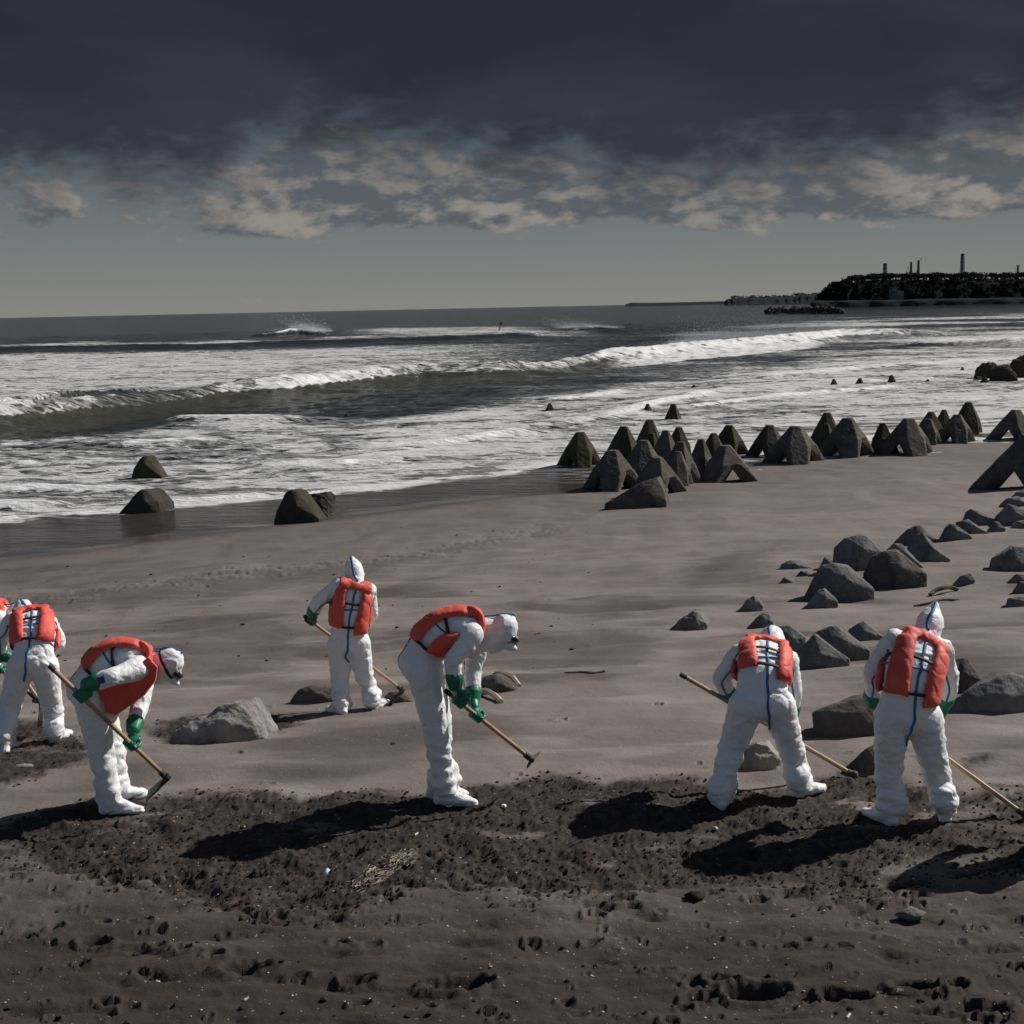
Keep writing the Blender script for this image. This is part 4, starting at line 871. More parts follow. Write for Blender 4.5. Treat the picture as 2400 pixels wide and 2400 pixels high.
def wrinkle(me, amp, seed, legz):
    n = len(me.vertices); co = np.empty(n*3, np.float32); me.vertices.foreach_get('co', co); co = co.reshape(-1, 3).astype(float)
    nr = np.empty(n*3, np.float32); me.vertices.foreach_get('normal', nr); nr = nr.reshape(-1, 3).astype(float)
    off = seed*3.7
    q = co+off; lowm = sst(co[:, 2], legz+.75, legz+.25)
    wp = n3(q, 4, seed+1)[:, None]*.09; up = 1-lowm
    # thighs and seat carry long steep folds, shins and sleeves short crosswise ones
    ql = (q+wp)*np.array([1.0, 1.0, .42]); qc = (q+wp)*np.array([.75, .75, 2.0])
    cr1 = np.exp(-(n3(ql, 6.0, seed)/.13)**2); cr2_ = np.exp(-(n3(qc, 4.6, seed+4)/.13)**2); cr3 = np.exp(-(n3(qc*1.0, 10, seed+8)/.17)**2); rdg = np.exp(-(n3(ql*.5+qc*.5, 5.0, seed+12)/.09)**2)
    soft = n3(q, 4.0, seed+7); soft2 = n3(qc, 8.0, seed+9)
    ank_ = sst(co[:, 2], legz+.62, legz+.30)*sst(co[:, 2], legz+.06, legz+.14); bunch = np.sin((co[:, 2]-legz)*52+n3(q, 3.0, seed+20)*5.0)
    d = amp*(0.85*bunch*ank_-cr1*1.0*up-cr2_*(.25+1.2*lowm)-cr3*.5+rdg*1.0+soft*.6+soft2*.35*(.3+lowm))+amp*.15
    co = co+nr*d[:, None]; me.vertices.foreach_set('co', co.astype(np.float32).ravel()); me.update()
def hand(V, Fc, H, axis, wrist, rs=.017, flip=1, scale=1.0):
    """five fingers curled round a shaft that passes through H along axis"""
    a = unit(axis); H = np.asarray(H, float); w_ = np.asarray(wrist, float)-H; w_ = unit(w_-a*(w_@a)); b = np.cross(a, w_)*flip
    palm = H+w_*(rs+.030*scale)
    # palm
    kn = [H+w_*(rs+.018)+b*.026+a*s_ for s_ in (-.036, -.012, .012, .034)]
    chain(V, Fc, [np.asarray(wrist), palm+w_*.035-b*.004, palm+b*.010], [.034*scale, .040*scale, .042*scale], side=a, steps=4, n=12, flatb=.68)
    for k, (s_, L_) in enumerate(((-.036, .86), (-.012, 1.0), (.012, 1.05), (.035, .93))):
        pts = []; R0 = rs+.012
        for th_ in (10, 60, 110, 160, 205, 245):
            th2 = R(th_*L_); pts.append(H+a*s_+R0*(w_*math.cos(th2)*1.1+b*math.sin(th2)*1.15))
        pts = [H+w_*(rs+.030)+b*.02+a*s_]+pts[1:]
        chain(V, Fc, pts, [.0125, .0125, .012, .0115, .011, .010][:len(pts)], side=a, steps=3, n=8)
    tp = [palm+a*.030-b*.012+w_*.02, palm+a*.050-b*.026, H+a*.048-b*(rs+.013)+w_*.004, H+a*.040-b*(rs*.5)-w_*(rs+.010)]
    chain(V, Fc, tp, [.0155, .0145, .0125, .011], side=w_, steps=4, n=8)
def glove_cuff(V, Fc, wrist, toward_elbow, H):
    wv = np.asarray(wrist, float); e = unit(np.asarray(toward_elbow)-wv); chain(V, Fc, [wv-e*.02, wv+e*.01, wv+e*.045], [.054, .060, .067], steps=4, n=14)
def ribbon(name, pts, bvh, centre_fn, width, off, matl, root, thick=.003):
    """tape laid on the surface: each guide point is dropped on the body, then swept"""
    fine = []
    for i in range(len(pts)-1):
        a, b = np.asarray(pts[i], float), np.asarray(pts[i+1], float); k = max(2, int(np.linalg.norm(b-a)/.02))
        for j in range(k): fine.append(a+(b-a)*j/k)
    fine.append(np.asarray(pts[-1], float)); S_, N_ = [], []
    for q in fine:
        loc, nrm, idx, dist = bvh.find_nearest(Vector(q)); S_.append(np.array(loc)); N_.append(np.array(nrm))
    S_ = np.array(S_); N_ = np.array(N_)
    for _ in range(2): S_[1:-1] = (S_[:-2]+S_[1:-1]*2+S_[2:])/4; N_[1:-1] = (N_[:-2]+N_[1:-1]*2+N_[2:])/4
    V, Fc = [], []
    for i in range(len(S_)):
        d = unit(S_[min(i+1, len(S_)-1)]-S_[max(i-1, 0)]); n_ = unit(N_[i]); s_ = unit(np.cross(d, n_)); c_ = S_[i]+n_*off
        V += [c_-s_*width/2, c_-s_*width*.25+n_*thick, c_+s_*width*.25+n_*thick, c_+s_*width/2, c_-n_*(off+.006)]
    for i in range(len(S_)-1):
        o = i*5
        for k in range(5): Fc.append((o+k, o+(k+1) % 5, o+5+(k+1) % 5, o+5+k))
    e = (len(S_)-1)*5; Fc += [(0, 4, 3, 2, 1), (e, e+1, e+2, e+3, e+4)]
    return mesh_obj(name, V, Fc, matl, root)

def worker(P, seed):
    Y0 = P['Y0'] if 'Y0' in P else np.mean([hit(*f_)[1] for f_ in (P['RF'][0], P['LF'][0])])
    tr = P.get('map', lambda a, b: (a, b))
    def J(k):
        px, py, dy = P[k]; px, py = tr(px, py); return at_y(px, py, Y0+dy*P.get('dsc', 1.0))
    rs_, ls_ = J('RS'), J('LS'); rh, lh = J('RH'), J('LH'); pel, mid, neck = J('pel'), J('mid'), J('neck'); head = J('head')
    feet = {}
    for s_ in 'RL':
        hl, toe = P[s_+'F']; h_ = hit(*tr(*hl)); t_ = hit(*tr(*toe)); 
        if 'fd' in P: t_ = h_+unit(np.array([P['fd'][s_][0], P['fd'][s_][1], 0]))*.27; t_[2] = G0(t_[0], t_[1])
        L_ = np.linalg.norm(t_-h_); t_ = h_+(t_-h_)*min(1, .29/L_) if L_ > .29 else (h_+(t_-h_)*(.24/L_) if L_ < .24 else t_)
        h_[2] = gz(h_[0], h_[1]); t_[2] = gz(t_[0], t_[1]); zc = .35*max(h_[2], t_[2])+.65*min(h_[2], t_[2])-.014; h_[2] = t_[2] = zc; feet[s_] = (h_, t_)
    fl = .5*(feet['R'][0]+feet['L'][0]); rootp = np.array([fl[0], fl[1], min(feet['R'][0][2], feet['L'][0][2])])
    root = empty('person', rootp); tag(root, P['label'], 'person', 'beach workers in white suits')
    V, Fc = [], []
    # legs
    bl_ = {}
    for s_, hp in (('R', rh), ('L', lh)):
        h_, t_ = feet[s_]; fdir = unit(t_-h_); ank = h_+fdir*.055+np.array([0, 0, .11]); kn = J(s_+'K'); sh_ = J(s_+'A') if s_+'A' in P else ank+(kn-ank)*.25
        bl_[s_] = (np.linalg.norm(kn-hp), np.linalg.norm(ank-kn))
        k1 = hp+(kn-hp)*.45; k2 = kn+(ank-kn)*.5; g = P.get('girth', 1.0)
        chain(V, Fc, [hp, k1, kn, k2, sh_, ank], [.126*g, .112*g, .096*g, .088*g, .089*g, .078*g], side=rs_-ls_, steps=6, n=20, bulge=.02, bseed=seed+ord(s_))
        # shoe cover: gaiter, instep and toe
        sd = np.cross(fdir, [0, 0, 1])
        pts = [h_+fdir*.01+[0, 0, .055], h_+fdir*.07+[0, 0, .062], h_+fdir*.15+[0, 0, .052], h_+fdir*.22+[0, 0, .042], h_+fdir*.265+[0, 0, .036]]
        loft(V, Fc, pts, [sd*r_ for r_ in (.048, .055, .058, .056, .042)], [np.array([0, 0, r_]) for r_ in (.052, .060, .050, .040, .032)], 16)
        chain(V, Fc, [ank+[0, 0, .06], ank, h_+fdir*.05+[0, 0, .05]], [.088*g, .080, .055], side=sd, steps=4, n=16)
    # torso
    K = 15; C_, T_ = [], []
    p_lo = pel; ctrl = 2*mid-.5*(pel+neck)
    for i in range(K):
        u_ = i/(K-1); C_.append((1-u_)**2*p_lo+2*u_*(1-u_)*ctrl+u_*u_*neck); T_.append(unit(2*(1-u_)*(ctrl-p_lo)+2*u_*(neck-ctrl)))
    sv0, sv1 = unit(rh-lh), unit(rs_-ls_); U_ = np.linspace(0, 1, K)
    hw = np.interp(U_, [0, .25, .5, .78, .92, 1], [.185, .172, .178, .185, .12, .065]); hd = np.interp(U_, [0, .25, .5, .78, .92, 1], [.150, .132, .130, .125, .095, .07])
    g = P.get('girth', 1.0); hw, hd = hw*g, hd*g
    Sv, Fv = [], []
    for i in range(K):
        s_ = unit(sv0*(1-U_[i])+sv1*U_[i]); s_ = unit(s_-T_[i]*(s_@T_[i])); Sv.append(s_); Fv.append(np.cross(T_[i], s_))
    loft(V, Fc, C_, [Sv[i]*hw[i] for i in range(K)], [Fv[i]*hd[i] for i in range(K)], 24, 2.2)
    # seat and shoulders
    chain(V, Fc, [rh-(rh-lh)*.05, pel-T_[0]*.02-Fv[0]*.03, lh+(rh-lh)*.05], [.135*g, .142*g, .135*g], side=T_[0], steps=5, n=18)
    chain(V, Fc, [rs_, C_[12], ls_], [.080, .095, .080], side=Fv[12], steps=5, n=18)
    # arms
    info = {}
    for s_, sp in (('R', rs_), ('L', ls_)):
        e_ = J(s_+'E'); w_ = J(s_+'W'); hh_ = J(s_+'Hd'); info[s_] = (e_, w_, hh_); bl_[s_+'arm'] = (np.linalg.norm(e_-sp), np.linalg.norm(w_-e_), np.linalg.norm(hh_-w_))
        chain(V, Fc, [sp, sp+(e_-sp)*.5, e_, e_+(w_-e_)*.55, w_], [.083, .074, .066, .060, .050], side=T_[12], steps=6, n=16, bulge=.025, bseed=seed*2+ord(s_))
    # hood and head
    hd_ = unit(J('face')-head); hu = unit(J('top')-head); hu = unit(hu-hd_*(hu@hd_)*0); hs = unit(np.cross(hd_, hu)); hd_ = unit(np.cross(hu, hs)); pt_ = P.get('point', 0)
    hc = head
    hk = P.get('hk', .90); pts = [hc-hu*.115, hc-hu*.07, hc-hu*.02, hc+hu*.035, hc+hu*.08, hc+hu*.112-hd_*.005, hc+hu*(.13+pt_*.5)-hd_*pt_*.4]
    loft(V, Fc, pts, [hs*r_*hk for r_ in (.085, .098, .104, .102, .086, .060, .022)], [hd_*r_*hk for r_ in (.095, .112, .122, .118, .098, .070, .026)], 20)
    chain(V, Fc, [neck-T_[-1]*.04, neck+(hc-neck)*.5, hc-hu*.05], [.088, .088, .09], side=hs, steps=5, n=16)
    me = remeshed('coveralls', to_mesh(V, Fc), .0105, 5, .5); wrinkle(me, .0066, seed, rootp[2])
    body = finish('body', me, SUIT, root); body['label'] = 'white hooded coveralls with bootee covers'
    n_ = len(me.vertices); bvh = BVHTree.FromPolygons([v.co.copy() for v in me.vertices], [tuple(q.vertices) for q in me.polygons])
    # face opening, mask and goggles
    fc_ = hc+hd_*.034-hu*.012
    V, Fc = [], []; loft(V, Fc, [fc_+hd_*.02, fc_+hd_*.055, fc_+hd_*.068], [hs*r_ for r_ in (.066, .058, .036)], [hu*r_ for r_ in (.088, .078, .050)], 18)
    chain(V, Fc, [fc_+hd_*.062+hu*.012, fc_+hd_*.080-hu*.018], [.009, .012], side=hs, steps=3, n=8)      # nose
    fo = finish('face', remeshed('face', to_mesh(V, Fc), .006, 2), SKIN, root)
    if P.get('mask', 1):
        V, Fc = [], []; loft(V, Fc, [fc_+hd_*.045-hu*.045, fc_+hd_*.085-hu*.042, fc_+hd_*.115-hu*.040], [hs*r_ for r_ in (.058, .050, .024)], [hu*r_ for r_ in (.045, .040, .020)], 16); finish('mask', to_mesh(V, Fc), MASKW, root)
    V, Fc = [], []; e0 = fc_+hd_*.048+hu*.022
    loft(V, Fc, [e0, e0+hd_*.022, e0+hd_*.034], [hs*r_ for r_ in (.060, .058, .048)], [hu*r_ for r_ in (.022, .021, .016)], 20, 3.0); gog = finish('goggles', to_mesh(V, Fc), GOG, root)
    if P.get('gstrap'):
        ring = []; tl = P['gstrap'] if isinstance(P['gstrap'], float) else 0
        for k in range(25):
            an = 2*math.pi*k/24; ring.append(hc+hs*math.cos(an)*.16+hd_*math.sin(an)*.18+hu*(.022-.02+tl*(-math.sin(an))))
        ribbon('goggle_strap', ring, bvh, None, .022, .004, STRAP, gog)
    # blue seam tape: over the hood, down the back to the crotch, round the waist, along the sleeves
    back = lambda i, ext=.0: C_[i]-Fv[i]*(hd[i]+.06+ext)
    tape = [hc+hu*.2+hd_*.06, hc+hu*.24, hc+hu*.12-hd_*.18, hc-hd_*.2-hu*.03, neck-Fv[-1]*.15]
    ribbon('hood_seam_tape', tape, bvh, None, .020, .0018, TAPE, root)
    dn = pel-T_[0]*.12
    tape = [back(13), back(11), back(8), back(5), back(3), back(1), pel-Fv[0]*.25, dn-Fv[0]*.2, dn-Fv[0]*.08-T_[0]*.12]
    ribbon('back_seam_tape', tape, bvh, None, .020, .0018, TAPE, root)
    wi = 5
    ringp = [C_[wi]+Sv[wi]*math.cos(an)*(hw[wi]+.05)+Fv[wi]*math.sin(an)*(hd[wi]+.05) for an in np.linspace(0, 2*math.pi, 25)]
    ribbon('waist_seam_tape', [q+T_[wi]*.10 for q in ringp], bvh, None, .014, .0018, TAPE, root)
    for s_, sg in (('R', 1), ('L', -1)):
        e_, w_, hh_ = info[s_]; sp = rs_ if s_ == 'R' else ls_; outw = -np.asarray(T_[6])*.12-Fv[12]*.05
        ribbon('sleeve_seam_tape', [sp+outw+Sv[12]*sg*.05, (sp+e_)/2+outw, e_+outw*.8, (e_+w_)/2+outw*.8, w_+outw*.7], bvh, None, .014, .0018, TAPE, root)
    # life vest
    V, Fc = [], []
    def surf(u_, phi, off):
        x = u_*(K-1); i = min(int(x), K-2); f_ = x-i; mixv = lambda L: L[i]*(1-f_)+L[i+1]*f_
        a_, b_ = float(mixv(hw)), float(mixv(hd)); b_ = max(b_, .11)
        return mixv(C_)+mixv(Sv)*math.sin(phi)*(a_+off)+mixv(Fv)*math.cos(phi)*(b_+off)
    def panel(phis, us, th_, off=.012, hang=0.0):
        n, m_ = 15, 11; o = len(V)
        for layer in (0, 1):
            for i in range(n):
                for j in range(m_):
                    v_ = i/(n-1); q_ = j/(m_-1); u_ = us[0]+(us[1]-us[0])*v_; ph = np.interp(v_, phis[0], phis[1]) + (np.interp(v_, phis[0], phis[2])-np.interp(v_, phis[0], phis[1]))*q_
                    ed = (1-abs(2*q_-1)**5)*(1-abs(2*v_-1)**10)
                    pt = surf(u_, ph, off+(th_*(.35+.65*ed) if layer else 0)); pt = pt+np.array([0, 0, -hang])*(1-abs(2*v_-1)**2); V.append(pt)
        for layer in (0, 1):
            for i in range(n-1):
                for j in range(m_-1):
                    a_ = o+layer*n*m_+i*m_+j; q = (a_, a_+1, a_+m_+1, a_+m_); Fc.append(q if layer else q[::-1])
        L0, L1 = o, o+n*m_
        bd = [(0, j) for j in range(m_)]+[(i, m_-1) for i in range(1, n)]+[(n-1, j) for j in range(m_-2, -1, -1)]+[(i, 0) for i in range(n-2, 0, -1)]
        for k in range(len(bd)):
            a_ = bd[k]; b__ = bd[(k+1) % len(bd)]; Fc.append((L0+a_[0]*m_+a_[1], L0+b__[0]*m_+b__[1], L1+b__[0]*m_+b__[1], L1+a_[0]*m_+a_[1]))
    vl = P.get('vlow', .26); gp = P.get('gap', 20)
    for sg in (-1, 1):
        bot = R(180-gp*.75)*sg; topi = R(180-gp*1.15)*sg; outb = R(180-72)*sg; outt = R(180-60)*sg
        panel(([0, 1], [bot, topi], [outb, outt]), (vl-(P.get('droop', 0) if sg > 0 else 0), .88), .040)
        if P.get('front'):
            d0_, d1_ = (.03, .21)
            hb = hull_mesh('h', [at_y(x_, y_, Y0-sg*(d_)) for x_, y_ in P['front'] for d_ in (d0_, d1_)], 0); o_ = len(V); V += [np.array(v_.co) for v_ in hb.verts]; hb.verts.index_update(); Fc += [tuple(o_+v_.index for v_ in f_.verts) for f_ in hb.faces]; hb.free()
        else: panel(([0, .6, 1], [R(8)*sg, R(10)*sg, R(22)*sg], [R(84)*sg, R(80)*sg, R(62)*sg]), (vl-.02, .86), 0.050, .012+P.get('foff', 0), P.get('hang', .015))
        # band over the shoulder
        i = K-3; pth, A_, B_ = [], [], []
        for an in np.linspace(-100, 100, 9):
            r_ = R(an); lat = .098 if abs(an) < 60 else .105
            c_ = C_[11]+T_[11]*(.045+.085*math.cos(r_))+Sv[11]*sg*lat+Fv[11]*math.sin(r_)*(.125); pth.append(c_); tang = unit(-T_[11]*math.sin(r_)+Fv[11]*math.cos(r_)); nrm = np.cross(tang, Sv[11])
            A_.append(Sv[11]*.058); B_.append(nrm*.022)
        loft(V, Fc, pth, A_, B_, 14, 3.0, cap=False)
    # collar behind the neck joins the two sides
    pth, A_, B_ = [], [], []
    for an in np.linspace(-80, 80, 11):
        r_ = R(an); c_ = C_[12]+T_[12]*(.015+.03*(abs(an)/80))-Fv[12]*(.105+.02*math.cos(r_))*math.cos(r_)**.5+Sv[12]*.115*math.sin(r_); pth.append(c_); A_.append(T_[12]*.040); B_.append(Fv[12]*.024)
    loft(V, Fc, pth, A_, B_, 12, 3.0, cap=False)
    vm = remeshed('vest', to_mesh(V, Fc), .010, 3, .5)
    nn = len(vm.vertices); co = np.empty(nn*3, np.float32); vm.vertices.foreach_get('co', co); co = co.reshape(-1, 3).astype(float); nr = np.empty(nn*3, np.float32); vm.vertices.foreach_get('normal', nr); nr = nr.reshape(-1, 3)
    co = co+nr*((n3(co, 6, seed+60)*.6+n3(co, 15, seed+66)*.3-.5*np.exp(-(n3(co, 7, seed+71)/.09)**2))*.007)[:, None]; vm.vertices.foreach_set('co', co.astype(np.float32).ravel()); vm.update()
    vo = finish('life_vest', vm, VEST, root); vo['label'] = 'orange red foam life vest'
    # straps
    def strap(u_, off, name, tl=0):
        V, Fc = [], []; n = 40
        for k in range(n):
            ph = 2*math.pi*k/n; c_ = surf(u_, ph, off)-np.array([0, 0, 1])*P.get('hang', .015)*.6*(math.cos(ph) > 0); i = int(u_*(K-1)); T = T_[i]; nrm = unit(Sv[i]*math.sin(ph)+Fv[i]*math.cos(ph)); c_ = c_+T*tl*math.cos(ph)
            V += [c_-T*.012, c_+T*.012, c_+T*.012-nrm*.005, c_-T*.012-nrm*.005]
        for k in range(n):
            o, q = k*4, ((k+1) % n)*4
            for j in range(4): Fc.append((o+j, o+(j+1) % 4, q+(j+1) % 4, q+j))
        return mesh_obj(name, V, Fc, STRAP, root)
    wst = strap(vl+.035, .030, 'waist_strap', 0); strap(.60, .022, 'chest_strap', 0)
    q = surf(vl+.035, R(4), .045); V, Fc = [], []; loft(V, Fc, [q-Sv[3]*.025, q+Sv[3]*.025], [T_[3]*.02]*2, [Fv[3]*.010]*2, 8, 4, cap=False); finish('buckle', to_mesh(V, Fc), BUCK, wst, False)
    # arm patch
    if P.get('patch'):
        e_, w_, hh_ = info['R']; f_ = P['patch']; c0 = e_+(w_-e_)*f_; d = unit(w_-e_); vw = unit(EYE-c0); nrm = unit(vw-d*(vw@d)); s_ = np.cross(d, nrm); loc, nv, ii, ds = bvh.ray_cast(Vector(c0+nrm*.3), Vector(-nrm)); c1 = np.array(loc)+nrm*.004 if loc else c0+nrm*.07
        for nm, mt2, lo_, hi_ in (('arm_patch', PATCH, -.035, .015), ('arm_patch_stripe', PATCHR, .0155, .027)):
            if nm == 'arm_patch_stripe' and not P.get('stripe'): continue
            vv = [c1+d*a_+s_*b_-nrm*c_ for c_ in (0, .012) for a_ in (lo_, hi_) for b_ in (-.024, .024)]
            pob = mesh_obj(nm, vv, [(0, 1, 3, 2), (4, 6, 7, 5), (0, 4, 5, 1), (2, 3, 7, 6), (0, 2, 6, 4), (1, 5, 7, 3)], mt2, root if nm == 'arm_patch' else pob, False)
    # hoe: a thing of its own, held
    a0 = J('h0'); b0 = J('h1'); ax = unit(b0-a0)
    gy_ = hit(*tr(*P['h1'][:2])); 
    if gy_[1]-.03 < b0[1]: b0 = at_y(*tr(*P['h1'][:2]), gy_[1]-.04); ax = unit(b0-a0)
    if P.get('h1g'):
        g_ = hit(*tr(*P['h1'][:2])); b0 = g_+[0, 0, P['h1g']]; ax = unit(b0-a0)
    for s_ in 'RL':
        e_, w_, hh_ = info[s_]; tt = (hh_-a0)@ax; H = a0+ax*tt; flip = 1 if s_ == 'R' else -1
        V, Fc = [], []; wr = w_+(H-w_)*.12; 
        # keep the wrist a hand's length from the shaft
        dW = np.linalg.norm(wr-H)
        hand(V, Fc, H, ax*(1 if ax@unit(Sv[12]) > 0 else 1), H+unit(w_-H)*.095, .017, flip)
        chain(V, Fc, [H+unit(w_-H)*.085, w_-unit(e_-w_)*.02, w_+unit(e_-w_)*.03], [.034, .052, .060], steps=4, n=14)
        glove_cuff(V, Fc, w_, e_, H)
        finish('glove', remeshed('glove', to_mesh(V, Fc), .0052, 2, .5), GLOVE, root)
    hr = empty('hoe', b0); tag(hr, P['hoe'], 'hoe', 'long handled hoes held by the workers')
    bars('handle', [(a0+(b0-a0)*k/6, a0+(b0-a0)*(k+1)/6) for k in range(6)], .0165, WOOD, hr, 10)
    bars('grip_end', [(a0-ax*.02, a0+ax*.03)], .019, IRON, hr, 10)
    bd = P.get('blade', (-.5, 0, -.86)); bd = unit(bd); V, Fc = [], []; s_ = unit(np.cross(ax, bd)); nrm = np.cross(s_, bd)
    loft(V, Fc, [b0-bd*.03-ax*.01, b0+bd*.03, b0+bd*.08, b0+bd*.20], [s_*r_ for r_ in (.020, .022, .075, .085)], [nrm*r_ for r_ in (.022, .018, .006, .004)], 12, 3.5, cap=False); me = to_mesh(V, Fc); rough_up(me, .004, 3); finish('blade', me, IRON, hr)
    bars('socket', [(b0-ax*.07, b0+ax*.015)], .023, IRON, hr, 10)
    print('WORKER', P['label'][:30], {k: tuple(round(float(q), 2) for q in v) for k, v in bl_.items()}, 'torso', round(float(np.linalg.norm(neck-pel)), 2), 'sh', round(float(np.linalg.norm(rs_-ls_)), 2), 'hip', round(float(np.linalg.norm(rh-lh)), 2), 'pelz', round(float(pel[2]-rootp[2]), 2), 'headneck', round(float(np.linalg.norm(head-neck)), 2))
    return root, hr

B = {}
B['P4'] = dict(label='tall worker bent over in profile facing right, at centre, both green gloves on hoe', hoe='hoe held by the profile worker at centre, its tip over bare sand',
  RF=((1028, 1884), (1123, 1888)), LF=((1008, 1868), (1092, 1862)), RH=(990, 1566, -.10), LH=(998, 1560, .12), RK=(1022, 1712, -.07), LK=(1032, 1706, .14), RA=(1040, 1830, -.04), LA=(1056, 1824, .18),
  pel=(990, 1548, 0), mid=(1040, 1478, 0), neck=(1136, 1476, 0), RS=(1108, 1488, -.17), LS=(1122, 1500, .17), RE=(1062, 1545, -.24), RW=(1066, 1600, -.22), RHd=(1076, 1640, -.12),
  LE=(1108, 1572, .16), LW=(1108, 1636, .06), LHd=(1116, 1672, -.06), head=(1176, 1478, 0), top=(1206, 1438, 0), face=(1204, 1530, 0), h0=(1048, 1622, -.16), h1=(1246, 1780, .05), blade=(.1, 1, -.35), patch=.75, girth=.98, vlow=.20, Y0=9.92)
B['P2'] = dict(label='worker bent over in profile facing right near the left edge, hoe across the knees', hoe='hoe held by the profile worker near the left edge, muddy blade raised',
  RF=((243, 1908), (336, 1905)), LF=((262, 1886), (342, 1876)), RH=(212, 1630, -.10), LH=(222, 1626, .12), RK=(236, 1762, -.07), LK=(262, 1752, .14), RA=(252, 1862, -.03), LA=(280, 1850, .2),
  pel=(214, 1612, 0), mid=(268, 1548, 0), neck=(352, 1566, 0), RS=(322, 1568, -.19), LS=(338, 1590, .17), RE=(258, 1588, -.36), RW=(212, 1602, -.36), RHd=(186, 1634, -.38),
  LE=(326, 1660, .02), LW=(314, 1704, -.16), LHd=(316, 1738, -.30), head=(392, 1556, 0), top=(424, 1526, 0), face=(408, 1604, 0), h0=(120, 1564, -.42), h1=(392, 1824, -.20), blade=(-.75, .0, -.65), patch=.38, stripe=1, front=[(226, 1612), (254, 1672), (272, 1678), (340, 1628), (366, 1594), (370, 1562), (350, 1540), (300, 1570)], gstrap=.05, girth=1.0, vlow=.22, Y0=9.93)
B['P1'] = dict(label='worker seen from behind at the left edge bending forward with legs apart', hoe='hoe held by the worker seen from behind at the left edge',
  RF=((124, 1737), (132, 1728)), LF=((12, 1762), (-2, 1752)), fd=dict(R=(.25, 1), L=(-.5, 1)), RH=(104, 1562, .0), LH=(50, 1562, .0), RK=(122, 1652, .08), LK=(20, 1662, .02), RA=(126, 1712, .02), LA=(12, 1738, -.0),
  pel=(77, 1540, 0), mid=(80, 1486, .12), neck=(72, 1445, .38), RS=(112, 1458, .32), LS=(28, 1456, .30), RE=(136, 1505, .42), RW=(110, 1545, .50), RHd=(75, 1555, .50),
  LE=(0, 1492, .36), LW=(2, 1536, .52), LHd=(22, 1530, .56), head=(56, 1432, .52), top=(48, 1418, .70), face=(50, 1445, .80), h0=(-20, 1482, .55), h1=(98, 1650, .45), blade=(-.1, -.2, -.95), girth=1.0, vlow=.22)
B['P3'] = dict(label='worker standing almost upright seen from behind, left of centre, blue seam on hood', hoe='hoe held by the upright worker, blade in the sand between blocks',
  RF=((868, 1664), (884, 1652)), LF=((806, 1678), (785, 1670)), fd=dict(R=(.55, .9), L=(-.6, .7)), RH=(840, 1506, .0), LH=(796, 1508, .0), RK=(853, 1580, .03), LK=(797, 1588, .03), RA=(868, 1638, .0), LA=(808, 1648, 0),
  pel=(818, 1490, 0), mid=(822, 1430, .0), neck=(834, 1366, .10), RS=(862, 1384, .10), LS=(796, 1372, .04), RE=(872, 1438, .22), RW=(846, 1476, .32), RHd=(812, 1505, .32),
  LE=(752, 1404, .06), LW=(732, 1436, .20), LHd=(728, 1452, .24), head=(830, 1340, .16), top=(826, 1318, .18), face=(836, 1348, .40), h0=(716, 1446, .24), h1=(944, 1618, .38), blade=(-.7, -.1, -.7), girth=.95, vlow=.20, droop=.10)
B['P5'] = dict(label='worker seen from behind bending deeply with legs wide apart, second from right', hoe='hoe passing in front of the deeply bending worker, its end raised at left',
  RF=((1862, 1866), (1895, 1855)), LF=((1692, 1893), (1690, 1880)), fd=dict(R=(.9, .5), L=(-.12, 1)), RH=(1824, 1655, .02), LH=(1750, 1655, 0), RK=(1853, 1748, .08), LK=(1716, 1752, .08), RA=(1868, 1826, .02), LA=(1700, 1842, .02),
  pel=(1786, 1632, .05), mid=(1788, 1568, .14), neck=(1794, 1524, .46), RS=(1846, 1548, .40), LS=(1734, 1534, .38), RE=(1860, 1620, .38), RW=(1856, 1668, .48), RHd=(1838, 1708, .52),
  LE=(1690, 1590, .42), LW=(1710, 1632, .52), LHd=(1742, 1656, .54), head=(1812, 1500, .60), top=(1810, 1476, .78), face=(1826, 1520, .86), h0=(1600, 1583, .50), h1=(2004, 1818, .60), blade=(-.2, .3, -.9), girth=1.04, vlow=.34, gap=24, droop=.10)
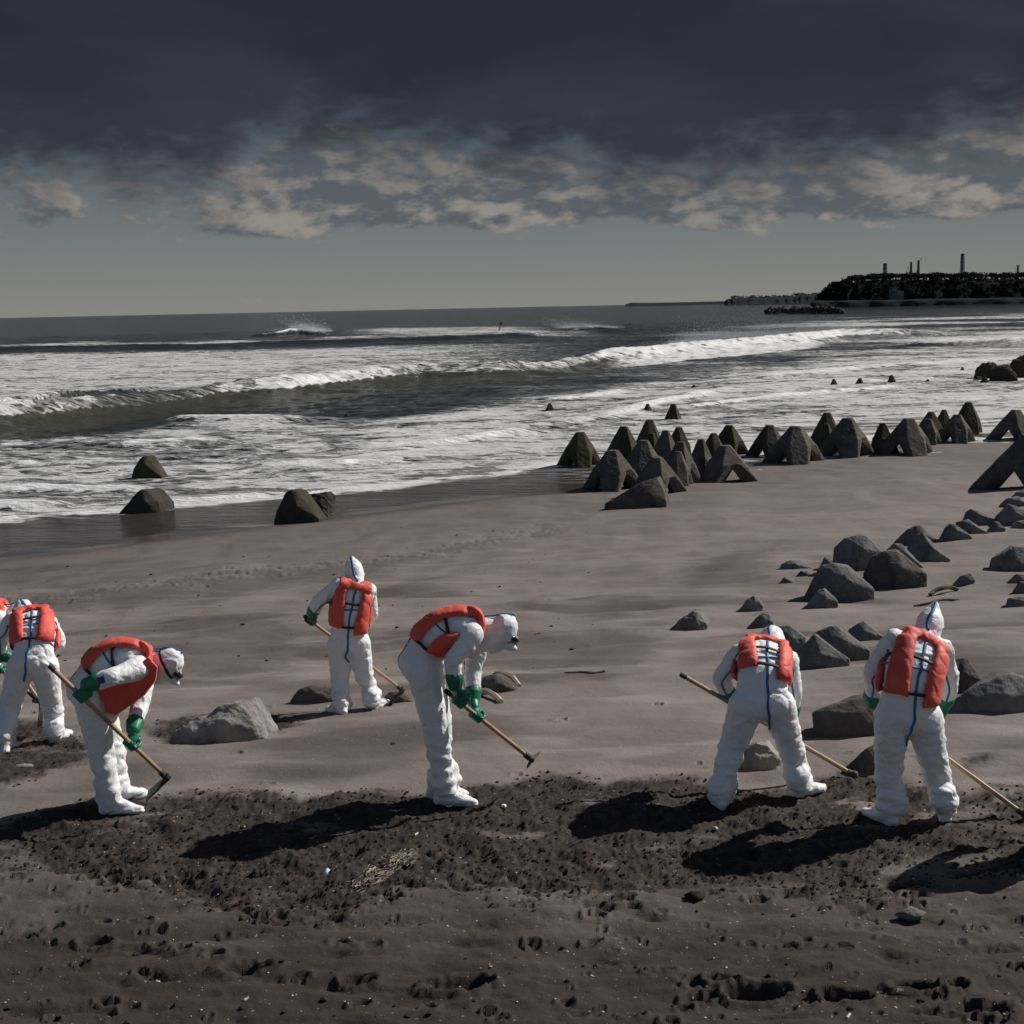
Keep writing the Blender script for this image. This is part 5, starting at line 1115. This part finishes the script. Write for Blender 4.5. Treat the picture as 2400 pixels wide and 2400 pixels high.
B['P6'] = dict(label='rightmost worker seen from behind with a pointed hood and blue taped seams', hoe='hoe held by the rightmost worker with the pointed hood',
  RF=((2212, 1926), (2228, 1912)), LF=((2094, 1940), (2074, 1930)), fd=dict(R=(.45, .9), L=(-.5, .9)), RH=(2164, 1680, .0), LH=(2092, 1680, .0), RK=(2186, 1780, .06), LK=(2084, 1782, .05), RA=(2210, 1870, .0), LA=(2100, 1886, 0),
  pel=(2126, 1660, 0), mid=(2138, 1580, .05), neck=(2162, 1496, .26), RS=(2206, 1522, .24), LS=(2096, 1502, .18), RE=(2226, 1596, .30), RW=(2212, 1650, .42), RHd=(2190, 1700, .48),
  LE=(2046, 1572, .22), LW=(2044, 1640, .40), LHd=(2064, 1664, .46), head=(2178, 1466, .34), top=(2190, 1432, .40), face=(2190, 1482, .62), h0=(2046, 1650, .44), h1=(2404, 1912, .46), blade=(-.2, .2, -.9), girth=1.05, vlow=.20, point=.07, gap=18, droop=.10)
d0 = dict(B['P4']); d0.update(label='partly hidden worker at the left edge, red vest and green glove just in view', hoe='hoe of the partly hidden worker at the left edge', map=lambda a, b: (17+(a-1147)*.63, 1413+(b-1433)*.63), patch=None); d0['Y0'] = 13.2; B['P0'] = d0
made = {}
for i, (k, d) in enumerate(B.items()): made[k] = worker(d, i*5+2)
# an eighth worker just beyond the right edge, whose shadow reaches into the picture
dv = hit(2140, 2112)-hit(1640, 2057)
def copy_thing(o, off, label):
    c_ = o.copy(); COL.objects.link(c_); c_.location = o.location+Vector(off); c_['label'] = label
    for ch in list(o.children):
        q = ch.copy(); COL.objects.link(q); q.parent = c_; q.matrix_parent_inverse = ch.matrix_parent_inverse
        for g in list(ch.children):
            k = g.copy(); COL.objects.link(k); k.parent = q; k.matrix_parent_inverse = g.matrix_parent_inverse
    return c_
copy_thing(made['P6'][0], (dv[0], dv[1], 0), 'worker beyond the right edge whose shadow falls across the foreground')
copy_thing(made['P6'][1], (dv[0], dv[1], 0), 'hoe held by the worker beyond the right edge')
